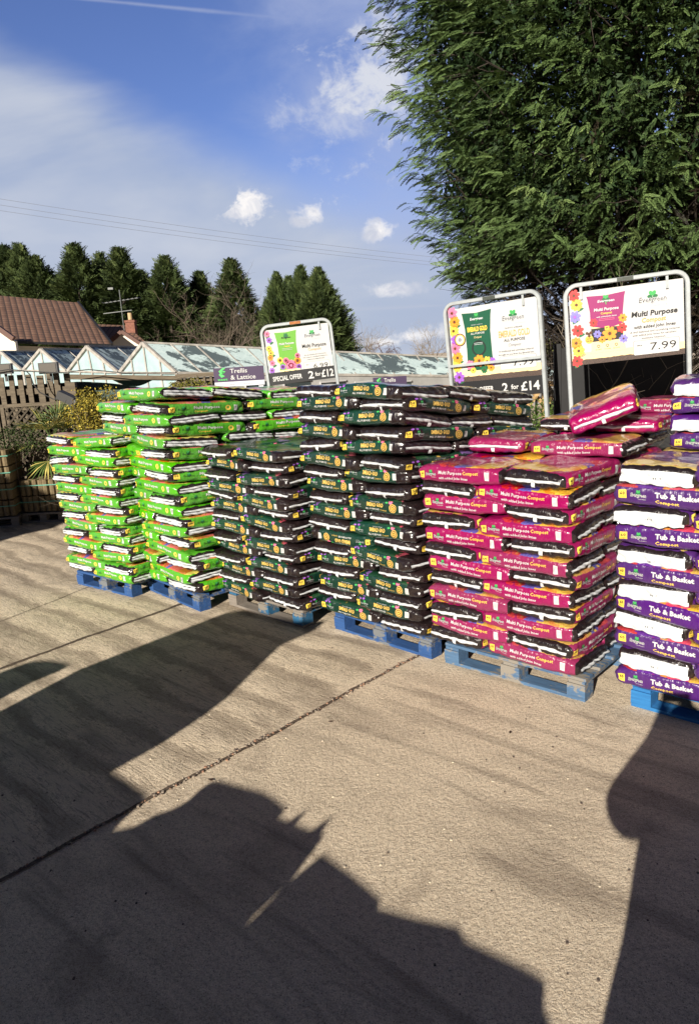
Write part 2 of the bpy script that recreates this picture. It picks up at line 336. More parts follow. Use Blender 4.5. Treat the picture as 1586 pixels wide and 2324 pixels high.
def side_print(kind):
    """print on a bag's long side, metres, origin at its centre"""
    p = Print(); W = .30
    lit = '50' if kind in ('green', 'dark') else '60'
    p.put(rect2(.042, .046), -.262, .0, 'yellow', 1); p.put(text2d(lit, .019, bold=.03, xs=1.1, res=1), -.262, .005, 'black', 2); p.put(fit('LITRES', .028, .006, res=1), -.262, -.014, 'black', 2)
    if kind == 'magenta':
        p.logo(-.188, .002, .030, 'black', 'white')
        p.put(fit('Multi Purpose', .175, .021, bold=.02, shear=.12, res=1), -.04, .013, 'white'); p.put(fit('Compost', .108, .021, bold=.012, shear=.12, res=1), .108, .013, 'yellow')
        p.put(fit('with added John Innes', .215, .0155, bold=.02, shear=.1, res=1), -.017, -.020, 'white'); p.barcode(.222, -.002, .030, .052)
    elif kind == 'green':
        p.logo(-.178, .0, .030, 'black', None, False)
        p.put(fit('Multi Purpose', .20, .023, bold=.035, res=1), .0, .012, 'white'); p.put(fit('Compost', .10, .0145, bold=.015, res=1), -.045, -.019, 'yellow')
        p.put(disc2(.022, 12), .165, .0, 'yellow', 1); p.put(disc2(.010, 8), .165, .002, 'lime', 3); p.put(disc2(.0165, 12), .165, -.0, 'gold', 2); p.barcode(.225, .0, .028, .05)
    elif kind == 'dark':
        p.logo(-.190, .002, .027, 'lgrey', None)
        p.put(fit('PRODUCT of IRELAND', .09, .006, res=1), -.02, .033, 'lgrey')
        p.put(fit('EMERALD GOLD', .150, .026, bold=.035, res=1), -.02, .012, 'gold'); p.put(fit('ALL PURPOSE', .125, .0125, bold=.02, res=1), -.045, -.020, 'white'); p.put(fit('Compost', .06, .013, shear=.3, res=1), .056, -.021, 'gold')
        p.put(disc2(.030, 16), .138, -.004, 'gold', 1); p.put(disc2(.025, 16), .138, -.004, 'brown', 2); p.put(disc2(.019, 14), .138, -.004, 'gold', 3); p.put(disc2(.0125, 12), .138, -.004, 'brown', 4); p.put(disc2(.006, 8), .138, -.004, 'yellow', 5)
        p.flower(.120, .040, .018, 'pink', 7); p.put(disc2(.014, 8, ry=.008), .085, .035, 'green', 1); p.put(disc2(.012, 8, ry=.007), -.235, .034, 'purple', 1); p.put(disc2(.012, 8, ry=.009), -.20, .036, 'purple', 1); p.barcode(.205, -.004, .030, .046)
    else:
        p.logo(-.178, .0, .031, 'black', 'white')
        p.put(fit('Tub & Basket', .225, .026, bold=.045, res=1), .02, .011, 'white'); p.put(fit('Compost', .12, .017, bold=.02, res=1), -.03, -.022, 'yellow'); p.barcode(.225, .0, .03, .05)
    return p
# ------------------------------------------------------------------ the bag
HX, HY, HZ = .31, .208, .05
RX, RY, RZ = .034, .026, .034
def bag_surface(H, seed, off=0.0, wamp=1.0):
    """H (n,3) points on the surface of the unit cube -> points on a filled, creased bag"""
    h = np.array([HX, HY, HZ]); r = np.array([RX, RY, RZ]); X = H * h; inner = np.clip(X, -(h - r), h - r); d = (X - inner) / r
    nrm = (np.abs(d) ** 2.4).sum(1) ** (1 / 2.4); nrm[nrm < 1e-6] = 1; d = d / nrm[:, None]
    Pp = inner + d * r; L = np.linalg.norm(d, axis=1); L[L < 1e-6] = 1; nv = d / L[:, None]
    x, y, z = Pp.T; s = seed * 1.7
    xn, yn = x / HX, y / HY
    # loaf shape: ends and shoulders a little thinner, body bellied
    k = 1 - .22 * np.abs(xn) ** 6 - .13 * np.abs(yn) ** 8 - .12 * (np.abs(xn) * np.abs(yn)) ** 4 + .03 * np.sin(2.2 * x * 9 + s)
    z2 = z * k
    y2 = y * (1 + .025 * np.cos(xn * 1.5) - .05 * np.abs(xn) ** 8) + .006 * np.sin(x * 7 + s); x2 = x * (1 - .02 * yn ** 4 * 1.0)
    z2 = z2 + (.006 * np.sin(s * 2.1) * xn ** 2 - .008 * np.abs(xn) ** 5 + .005 * np.sin(s * 3.3 + xn * 2.6) * (1 - yn ** 2 * .3))
    side = np.abs(nv[:, 1]); end = np.abs(nv[:, 0]); top = np.abs(nv[:, 2])
    ph = 55 * x + 38 * z * np.sign(y) + 3 * np.sin(11 * x + s * 2)
    wr = side * (.0034 * np.sin(ph + s) + .0013 * np.sin(2.3 * ph + s * 3)) * (.45 + np.abs(xn) ** 3)
    wr += end * (.0015 * np.sin(38 * y + 30 * z + s + 2 * np.sin(14 * y)) + .0008 * np.sin(110 * y + s))
    wr += top * (.0045 * np.sin(17 * x + 9 * y + s) * np.sin(21 * y + s * 2) + .0015 * np.sin(48 * x + 30 * y + 4 * np.sin(12 * y + s)))
    wr += .0035 * np.abs(xn) ** 8 * np.sin(90 * (y + z) + s)
    return np.stack([x2, y2, z2], 1) + nv * (wr * wamp + off)[:, None]
def cube_grid(nx, ny, nz):
    V_ = []; Q = []
    def ax(n):
        t = np.linspace(-1, 1, n + 1); return np.sign(t) * (np.abs(t) ** .8)
    for axis, s, (na, nb) in ((0, -1, (ny, nz)), (0, 1, (ny, nz)), (1, -1, (nx, nz)), (1, 1, (nx, nz)), (2, -1, (nx, ny)), (2, 1, (nx, ny))):
        A, B = np.meshgrid(ax(na), ax(nb), indexing='ij'); o = [i for i in range(3) if i != axis]; P_ = np.zeros((A.size, 3)); P_[:, axis] = s; P_[:, o[0]] = A.ravel(); P_[:, o[1]] = B.ravel()
        b = sum(len(v) for v in V_); V_.append(P_)
        for i in range(na):
            for j in range(nb):
                q = [b + i * (nb + 1) + j, b + (i + 1) * (nb + 1) + j, b + (i + 1) * (nb + 1) + j + 1, b + i * (nb + 1) + j + 1]
                if (s > 0) == (axis == 1): q.reverse()
                Q.append(q)
    V_ = np.concatenate(V_); key = {}; idx = np.zeros(len(V_), int); keep = []
    for i, p in enumerate(np.round(V_, 5)):
        t = tuple(p)
        if t not in key: key[t] = len(keep); keep.append(i)
        idx[i] = key[t]
    return V_[keep], [tuple(idx[k] for k in q) for q in Q]
CG = cube_grid(34, 24, 8)
def bag_mesh(kind, seed):
    pr = side_print(kind); mats = [FL_[kind]] + [M[k] for k in pr.keys]; mb = MB()
    mb.add(bag_surface(CG[0], seed), CG[1], 0); nsm = len(mb.f)
    for sgn in (-1, 1):
        for vs, fs, mk, ly in pr.it:
            sx = (vs[:, 0] + .009 * sin(seed * 2.3 + sgn)) * (-sgn); H = np.stack([np.clip(sx / HX, -1, 1), np.full(len(vs), float(sgn)), np.clip((vs[:, 1] + .0035 * sin(seed * 4.1) + vs[:, 0] * .018 * sin(seed * 3.1 + sgn)) / .048, -.97, .97)], 1)
            mb.add(bag_surface(H, seed, .0011 + .0005 * ly), fs, 1 + pr.keys.index(mk))
    me = mb.mesh('compost_bag', mats); sm = [i < nsm for i in range(len(mb.f))]; me.polygons.foreach_set('use_smooth', sm); return me
def seal_mesh(kind, seed, sgn=1):
    """the white heat-sealed flap across a bag's end, with its short strip of tape"""
    mb = MB(); wide = kind == 'purple'; n = 26
    def strip(y0, y1, z0, z1, off, mi, m_=4, edge=.0):
        ys = np.linspace(y0, y1, n); zs = np.linspace(-1, 1, m_ + 1); H = []; O = []
        for iy, y in enumerate(ys):
            zc = (z0 + z1) / 2 + .07 * sin(seed * 2 + y * 2.2) * (0 if wide else 1) + .02 * sin(y * 9 + seed); hw = (z1 - z0) / 2 * (1 + .16 * sin(y * 5 + seed * 3) * (.3 if wide else 1))
            for z in zs: H.append((sgn, y, max(-.98, min(.98, zc + z * hw)))); O.append(.0022 + off * (1 - abs(z) ** 4) * (1 + .35 * sin(y * 9 + z * 3)) + (edge * max(0, -z) ** 2))
        vs = bag_surface(np.array(H), seed, np.array(O)); fs = [(i * (m_ + 1) + j, i * (m_ + 1) + j + 1, (i + 1) * (m_ + 1) + j + 1, (i + 1) * (m_ + 1) + j) for i in range(n - 1) for j in range(m_)]
        if sgn > 0: fs = [f[::-1] for f in fs]
        mb.add(vs, fs, mi)
    if wide:
        strip(-.92, .88, -.72, .62, .007, 0, 8, .012); strip(-.93, .90, -.90, -.64, .013, 0, 3)
        for i, ch in enumerate('D-BE'):
            vs, fs = text2d(ch, .011, bold=.02, res=1)
            H = np.stack([np.full(len(vs), sgn), (-(vs[:, 0]) * sgn + (.02 - i * .011)) / HY * -1 * sgn * -1, np.clip((-.010 - vs[:, 1]) / .048, -.9, .9)], 1); mb.add(bag_surface(H, seed, .0125), fs, 2)
    else:
        strip(-.9, .9, *((-.5, .0) if kind == 'green' else (-.28, .16)), .009, 0)
        if kind == 'green': strip(-.88, .88, .08, .50, .008, 0, 3)
        zs = np.linspace(-.25, -.93, 6); H = []; O = []
        for z in zs:
            for y in (-.055, .055): H.append((sgn, y + .02, z)); O.append(.004)
        vs = bag_surface(np.array(H), seed, np.array(O)); fs = [(2 * i, 2 * i + 1, 2 * i + 3, 2 * i + 2) for i in range(5)]
        if kind != 'green': mb.add(vs, fs, 1)
    return mb.mesh('end_seal', [M['seal'], M['tape'], M['black']], True)
NV = 5
BAG = {(k, s): bag_mesh(k, s + 1) for k in ('green', 'dark', 'magenta', 'purple') for s in range(NV)}
SEAL = {(k, s, e): seal_mesh(k, s + 1, e) for k in ('green', 'dark', 'magenta', 'purple') for s in range(NV) for e in (1, -1)}
ADJ = {'green': 'lime green', 'dark': 'black and dark green', 'magenta': 'magenta', 'purple': 'purple'}
GRP = {'green': 'lime green compost bags', 'dark': 'dark emerald compost bags', 'magenta': 'magenta compost bags', 'purple': 'purple tub and basket compost bags'}
def bag(kind, loc, rz, th, label, tilt=(0, 0), ends=(1,), sc=(1, 1)):
    s = rnd.randrange(NV)
    o = bpy.data.objects.new('compost_bag', BAG[kind, s]); C.objects.link(o)
    o.matrix_world = Matrix.Translation(loc) @ Matrix.Rotation(rz, 4, 'Z') @ Matrix.Rotation(tilt[0], 4, 'X') @ Matrix.Rotation(tilt[1], 4, 'Y') @ Matrix.Diagonal((sc[0], sc[1], th / .1, 1))
    tag(o, label, 'compost bag', GRP[kind])
    for e in ends:
        c_ = bpy.data.objects.new('end_seal', SEAL[kind, s, e]); C.objects.link(c_); c_.parent = o
    return o
ORD = ['', 'bottom', 'second', 'third', 'fourth', 'fifth', 'sixth', 'seventh', 'eighth', 'ninth', 'tenth', 'eleventh', 'twelfth', 'thirteenth', 'fourteenth', 'fifteenth', 'sixteenth', 'seventeenth', 'eighteenth']
STACKS = [  # name, kind, front-left corner, heading, pallet width, rows, row height, u start, lean, first row type, flipped, full, size along u, size along v
    ('short green stack', 'green', (-2.72, 6.92), -38, .88, 15, .0888, -.07, .05, 1, (), 0, 1.0, 1.05),
    ('tall green stack', 'green', (-1.31, 5.87), -49, .95, 18, .0961, -.30, .125, 2, (13,), 1, 1.2, 1.28),
    ('short dark stack', 'dark', (-.41, 5.34), -45, .95, 14, .0885, -.07, .05, 2, (), 0, 1.0, 1.1),
    ('tall dark stack', 'dark', (.50, 4.61), -46, .95, 18, .0955, -.13, .09, 2, (7,), 1, 1.0, 1.26),
    ('magenta stack', 'magenta', (1.30, 3.88), -43, .98, 12, .1008, -.11, .03, 1, (), 1, 1.0, 1.08),
    ('purple stack', 'purple', (1.54, 3.81), -43, .95, 12, .104, -.09, .03, 2, (), 0, 1.0, 1.0),
]
for i_ in (1, 2, 3, 4):                         # these four were measured at the near corner
    q_ = list(STACKS[i_]); t_ = R(q_[3]); q_[2] = (q_[2][0] - q_[4] * cos(t_), q_[2][1] - q_[4] * sin(t_)); STACKS[i_] = tuple(q_)
BL, BW = .63, .415
def stack_frame(L, th): t = R(th); return Vector((L[0], L[1], 0)), Vector((cos(t), sin(t), 0)), Vector((-sin(t), cos(t), 0)), t
for (nm, kind, L0, thd, W, rows, rh, U0, lean, ft, flip, full, su, sv) in STACKS:
    O, eu, ev, t = stack_frame(L0, thd); LU, WU, LV, WV = BL * su, BW * su, BL * sv, BW * sv; U1 = U0 + LU + WU
    for k in range(1, rows + 1):
        typ = ft if k % 2 else 3 - ft
        z = .146 + (k - .5) * rh; sh = -lean * (z / (rows * rh)) * 1.0
        items = []
        deep = full and (k >= rows - 6 or (nm == 'magenta stack'))
        topn = k >= rows - 1
        if typ == 1:
            items += [(U0 + WU / 2, -.03 + LV / 2, t - pi / 2, 'end', 'left front')]
            for q in range(3):
                if q == 0 or (q == 1 and (full or k > rows - 3)) or (q == 2 and (deep or topn)):
                    items.append((U1 - LU / 2, -.03 + WV * (q + .5), t, 'printed side' if q == 0 else 'end', ('right front', 'middle of right side', 'rear of right side')[q]))
            if topn: items.append((U0 + WU / 2, -.03 + LV * 1.5, t - pi / 2, 'end', 'left rear'))
        else:
            for q in range(3):
                if q == 0 or topn: items.append((U0 + LU / 2, -.03 + WV * (q + .5), t, 'printed side', ('left front', 'left middle', 'left rear')[q]))
            for q in range(2):
                if q == 0 or full or k > rows - 3: items.append((U1 - WU / 2, -.03 + LV * (q + .5), t - pi / 2, 'end' if q == 0 else 'printed side', ('right front', 'rear of right side')[q]))
        if nm == 'tall green stack' and k == rows: items = [i for i in items if 'left' not in i[4]]
        for (u, v, rz, face, where) in items:
            ju, jv, jr = rnd.gauss(0, .011), rnd.gauss(0, .013), rnd.gauss(0, .036); sc = (su, sv) if abs(rz - t) < .1 else (sv, su); rz += jr
            tx, ty = rnd.gauss(0, .03), rnd.gauss(0, .02); sg = {'tall dark stack': .115, 'tall green stack': .062}.get(nm, .02) * k / rows
            if abs(rz - t) < .5: tx -= sg
            else: ty -= sg
            p = O + eu * (u + ju) + ev * (v + jv) + Vector((sh, 0, z - sg * v + rnd.gauss(0, .002)))
            fl = k in flip and where == 'left front'
            lab = f"bag, {face} out, {ORD[k]} layer{' up' if k > 1 else ''}, {where}, {nm}"
            if fl: lab = f"bag lying upside down, lettering inverted, {ORD[k]} layer up, front of {nm}"
            if k == rows: lab = f"bag on the top layer, {face} out, {where}, {nm}"
            if fl: bag(kind, p, rz, rh * 1.13, lab, (0, pi), sc=sc)
            else: bag(kind, p, rz, rh * 1.13, lab, (tx, ty), sc=sc)
# loose bags lying on top
def on_stack(i, u, v, z):
    O, eu, ev, t = stack_frame(STACKS[i][2], STACKS[i][3]); return O + eu * u + ev * v + Vector((0, 0, z)), t
p, t = on_stack(2, .70, .86, 1.435); bag('dark', p, t - pi / 2, .10, 'black bag lying alone on top at the rear of the short dark stack')
z13 = .146 + 12.5 * .1008
p, t = on_stack(4, .66, .70, z13); bag('magenta', p, t + R(3), .105, 'magenta bag, printed side out with yellow flowered top, above the magenta stack\'s top layer')
p, t = on_stack(4, .10, .76, z13 - .004); bag('magenta', p, t + pi / 2 + .05, .10, 'magenta bag with white strip, left of the lone printed bag above the magenta stack', ends=(-1, 1))
p, t = on_stack(4, .62, 1.18, z13); bag('magenta', p, t, .10, 'magenta bag mostly hidden at the rear, under the bags heaped on the magenta stack')
p, t = on_stack(4, .80, 1.16, z13 + .10); bag('magenta', p, t + pi / 2 + R(7), .10, 'magenta bag with white strip and tape facing out, under the tilted bag', ends=(-1, 1))
p, t = on_stack(4, 1.02, 1.42, z13 + .195); bag('magenta', p, t - R(8), .10, 'magenta bag behind the tilted bag, printed side partly hidden beside the purple bags')
p, t = on_stack(4, .40, 1.22, z13 + .10); bag('magenta', p, t - pi / 2, .09, 'magenta bag in shadow beneath the low end of the tilted bag')
p = at(1368, 922, 4.72); bag('magenta', p, R(68), .12, 'magenta bag tilted up to the right on top of the heap, below the right sign', (R(-21), R(-6)), ends=(-1, 1))
for k, (typ, lab) in enumerate((('p', 'purple bag, printed side out, lowest of the four rear layers above the purple stack'), ('e', 'purple bag, shaded end out, second of the four rear layers above the purple stack'), ('p', 'purple bag, printed side out, third of the four rear layers above the purple stack'), ('e', 'purple bag, white strip out, topmost of everything on the purple stack'))):
    z = .146 + (12.5 + k) * .104
    if typ == 'p':
        p, t = on_stack(5, .25, .82, z); bag('purple', p, t + R((1, 2)[k // 2]), .108, lab)
        p, t = on_stack(5, .25, 1.235, z); bag('purple', p, t, .108, 'purple bag hidden behind the ' + ('lowest' if k == 0 else 'third') + ' rear layer above the purple stack')
    else:
        p, t = on_stack(5, .145, .93, z); bag('purple' if k == 1 else 'purple', p, t + pi / 2, .108, lab, ends=(1, -1))
        p, t = on_stack(5, .57, .93, z); bag('purple', p, t + pi / 2, .108, 'purple bag beside the ' + ('second' if k == 1 else 'topmost') + ' rear layer, cut by the right edge', ends=(1, -1))

# ------------------------------------------------------------------ pallets
PB = {'blue': wood('blue_painted_wood', (.022, .085, .26), (.014, .055, .17), .62, (.14, .15, .16)),
      'worn': wood('worn_blue_wood', (.07, .15, .27), (.05, .10, .18), .7, (.22, .20, .17)),
      'teal': wood('teal_blue_wood', (.02, .12, .24), (.012, .08, .17), .6, (.2, .18, .15)),
      'sky': wood('bright_blue_wood', (.02, .17, .42), (.012, .11, .3), .5, (.16, .2, .24)),
      'grey': wood('bare_grey_wood', (.24, .21, .18), (.15, .13, .11), .3)}
def pallet(O, t, W, D, col, col2, label):
    r = empty('pallet', O, t); tag(r, label, 'pallet', 'blue wooden pallets under the compost stacks')
    a, b = PB[col], PB[col2]
    for j in range(3):
        y = (.05, D / 2, D - .05)[j]; m = MB(); m.box((W / 2, y, .011), (W / 2, .055, .010)); m.build('bottom_board', b if j == 0 else a, r)
        for i in range(3):
            x = (.055, W / 2, W - .055)[i]; m = MB(); m.box((x, y + (-.003 if j == 0 else 0), .061), (.056 if i != 1 else .065, .056, .0395)); m.build('block', a if (i + j) % 3 else (b if i == 0 and j == 0 and col2 == 'grey' else a), r)
    for i in range(3):
        x = (.055, W / 2, W - .055)[i]; m = MB(); m.box((x, D / 2, .111), (.05, D / 2, .0095)); m.build('stringer', a, r)
    for j in range(7):
        m = MB(); m.box((W / 2, .05 + (D - .1) * j / 6, .131), (W / 2 + .001, .047, .0095)); m.build('deck_board', b if j % 3 == 0 else a, r)
for (nm, kind, L0, thd, W, rows, rh, U0, lean, ft, flip, full, su, sv), cols in zip(STACKS, (('blue', 'blue'), ('blue', 'blue'), ('teal', 'grey'), ('blue', 'blue'), ('worn', 'worn'), ('sky', 'sky'))):
    txt = {'short green stack': 'dark blue wooden pallet under the short green stack at the far left end', 'tall green stack': 'dark blue wooden pallet under the tall green stack',
           'short dark stack': 'teal blue pallet with a bare grey corner block under the short dark stack', 'tall dark stack': 'strong blue wooden pallet under the tall dark stack',
           'magenta stack': 'worn grey blue pallet under the magenta stack', 'purple stack': 'bright sky blue pallet under the purple stack at the right edge'}[nm]
    pallet((L0[0], L0[1], 0), R(thd), W, 1.16 * sv, *cols, txt)

# ------------------------------------------------------------------ concrete yard
m_con, g, b = new_mat('brushed_concrete'); tcn = g.n('ShaderNodeTexCoord').outputs['Object']
A0 = R(47)                                      # heading of the joints
s1 = g.map(tcn, rot=(0, 0, -A0)); sp = g.n('ShaderNodeSeparateXYZ', {0: s1})   # x runs along the joint
J0 = ground(10, 1993); J1 = ground(945, 1490); dj = (J1 - J0).normalized(); joff = -J0.x * sin(A0) + J0.y * cos(A0)
far = g.sstep(sp.outputs[1], joff - .02, joff + .1)      # 1 beyond the main joint
nb = g.noise(tcn, .9, 5, .6).outputs[0]; nm_ = g.noise(tcn, 7, 5, .65).outputs[0]; nf = g.noise(tcn, 120, 5, .8).outputs[0]
ng = g.noise(tcn, 48, 3, .7).outputs[0]; ng2 = g.noise(g.map(tcn, loc=(3, 3, 0)), 210, 3, .8).outputs[0]
agg = g.n('ShaderNodeTexVoronoi', {'Vector': tcn, 'Scale': 170.0}).outputs
warp = g.m('MULTIPLY_ADD', g.m('SUBTRACT', nb, .5), .5, sp.outputs[0])
rip = g.m('SINE', g.m('MULTIPLY', g.m('MULTIPLY_ADD', g.m('SUBTRACT', nm_, .5), .10, warp), 2 * pi / .34))
fineb = g.noise(g.map(s1, sc=(75, 9, 1)), 1.0, 4, .7, .8).outputs[0]
col = g.ramp(nb, [(.3, (.66, .53, .375)), (.7, (.78, .64, .465))])
col = g.mix(g.m('MULTIPLY', g.sstep(nm_, .4, .75), .40), col, (.34, .26, .18))
col = g.mix(g.m('MULTIPLY', g.sstep(nf, .50, .60), .8), col, (.86, .75, .58))
col = g.mix(g.m('MULTIPLY', g.sstep(nf, .47, .38), .65), col, (.22, .165, .12))
col = g.mix(g.m('MULTIPLY', g.sstep(ng, .50, .62), .45), col, (.80, .69, .53)); col = g.mix(g.m('MULTIPLY', g.sstep(ng, .49, .38), .35), col, (.25, .19, .135))
col = g.mix(g.m('MULTIPLY', g.sstep(ng2, .52, .60), .6), col, (.95, .84, .67)); col = g.mix(g.m('MULTIPLY', g.sstep(ng2, .46, .38), .4), col, (.2, .15, .105))
sepc = g.n('ShaderNodeSeparateColor', {0: agg['Color']}).outputs[0]
col = g.mix(g.m('MULTIPLY', g.m('MULTIPLY', g.sstep(agg['Distance'], .5, .2), g.m('GREATER_THAN', sepc, .93)), .7), col, (.60, .55, .46))
col = g.mix(g.m('MULTIPLY', g.m('MULTIPLY', g.sstep(agg['Distance'], .5, .2), g.m('LESS_THAN', sepc, .05)), .8), col, (.06, .05, .045))
col = g.mix(g.m('MULTIPLY', g.m('MULTIPLY', far, g.sstep(rip, .2, .95)), .5), col, (.68, .57, .43))
col = g.mix(g.m('MULTIPLY', g.m('MULTIPLY', far, g.sstep(rip, -.3, -.95)), .5), col, (.22, .17, .125))
st = g.noise(g.map(s1, sc=(1.0, .35, 1), loc=(4, 2, 0)), 2.6, 5, .6, .5).outputs[0]
col = g.mix(g.m('MULTIPLY', g.sstep(st, .5, .72), .38), col, (.17, .13, .10))
tyre = g.noise(g.map(s1, sc=(5.5, .55, 1), loc=(1, 7, 0)), 1.0, 5, .6, .8).outputs[0]
col = g.mix(g.m('MULTIPLY', g.sstep(tyre, .50, .68), .50), col, (.20, .155, .115))
col = g.mix(g.m('MULTIPLY', g.sstep(fineb, .50, .36), g.m('MULTIPLY_ADD', far, .38, .16)), col, (.19, .15, .11))
blot = g.noise(g.map(tcn, loc=(9, 4, 0)), 1.7, 6, .7, .5).outputs[0]
col = g.mix(g.m('MULTIPLY', g.sstep(blot, .56, .66), .35), col, (.24, .185, .14))
g.set(b.inputs['Base Color'], col); b.inputs['Roughness'].default_value = .88; b.inputs['Specular IOR Level'].default_value = .3
hgt = g.m('ADD', g.m('MULTIPLY', g.m('MULTIPLY', rip, far), .35), g.m('ADD', g.m('MULTIPLY', fineb, g.m('MULTIPLY_ADD', far, .55, .12)), g.m('ADD', g.m('MULTIPLY', nf, .55), g.m('ADD', g.m('MULTIPLY', ng, .7), g.m('MULTIPLY', nm_, .4)))))
g.set(b.inputs['Normal'], g.n('ShaderNodeBump', {'Height': hgt, 'Strength': 1.0, 'Distance': .015}).outputs[0])
m = MB(); m.add([(-400, -60, 0), (400, -60, 0), (400, 500, 0), (-400, 500, 0)], [(0, 1, 2, 3)]); tag(m.build('ground', m_con), kind='structure')
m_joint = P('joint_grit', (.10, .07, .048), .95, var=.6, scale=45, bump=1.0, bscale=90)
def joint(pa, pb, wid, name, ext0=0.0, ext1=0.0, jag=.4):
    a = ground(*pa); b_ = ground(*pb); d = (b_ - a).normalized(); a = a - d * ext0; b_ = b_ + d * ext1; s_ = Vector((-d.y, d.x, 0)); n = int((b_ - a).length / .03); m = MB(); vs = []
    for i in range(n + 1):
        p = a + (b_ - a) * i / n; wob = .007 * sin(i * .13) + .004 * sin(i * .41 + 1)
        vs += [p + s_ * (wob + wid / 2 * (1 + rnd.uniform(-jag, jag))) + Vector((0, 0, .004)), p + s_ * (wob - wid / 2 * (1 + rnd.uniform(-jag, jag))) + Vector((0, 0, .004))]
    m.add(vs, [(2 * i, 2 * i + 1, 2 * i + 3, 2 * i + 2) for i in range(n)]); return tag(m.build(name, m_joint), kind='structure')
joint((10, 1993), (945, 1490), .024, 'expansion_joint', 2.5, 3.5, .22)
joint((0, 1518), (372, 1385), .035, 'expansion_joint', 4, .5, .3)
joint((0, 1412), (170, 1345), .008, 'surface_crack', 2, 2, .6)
# grit lying in and beside the main joint
m = MB()
for i in range(300):
    tt = rnd.uniform(-.1, 1.15); p = J0 + (J1 - J0) * tt + Vector((rnd.gauss(0, .009), rnd.gauss(0, .009), .006)); s_ = rnd.uniform(.002, .006)
    m.box(p, (s_, s_ * rnd.uniform(.6, 1.2), s_ * .6), rnd.randrange(3), None)
tag(m.build('joint_gravel', [P('grit_a', (.3, .25, .2), .9), P('grit_b', (.12, .09, .07), .9), P('grit_c', (.35, .2, .13), .9)]), 'brown gravel and debris lying in the concrete joint', 'gravel', kind='stuff')
m = MB()
for i in range(220):
    p = ground(rnd.uniform(-50, 1600), rnd.triangular(1400, 2350, 1700)); s_ = rnd.uniform(.0015, .0045)
    m.box(p + Vector((0, 0, s_ * .5)), (s_, s_ * rnd.uniform(.6, 1.4), s_ * .6), rnd.randrange(2), None)
tag(m.build('loose_grit', [bpy.data.materials['grit_b'], P('grit_pale', (.6, .52, .4), .9)]), 'tiny stones and crumbs scattered over the concrete', 'grit', kind='stuff')
m_leaf_dead = P('dead_leaf', (.05, .025, .015), .8)
for i, (x, y, s_, lb) in enumerate(((750, 1640, .016, 'small dark leaf on the concrete below the tall dark stack'), (1158, 1664, .016, 'small dark leaf on the concrete below the magenta stack'), (478, 1772, .018, 'small dark leaf beside the long concrete joint'))):
    m = MB(); p = ground(x, y); q = [(-1, 0, .3), (-.5, .42, .1), (.2, .4, .5), (1, .1, .2), (.4, -.35, .1), (-.5, -.4, .6)]
    m.prism([(a * s_, b_ * s_, .004 + c_ * .006) for a, b_, c_ in q], (0, 0, 1), .0012); o = m.build('dead_leaf', m_leaf_dead); o.location = p; o.rotation_euler = (0, 0, i * 1.3); tag(o, lb, 'leaf', 'dead leaves on the concrete')

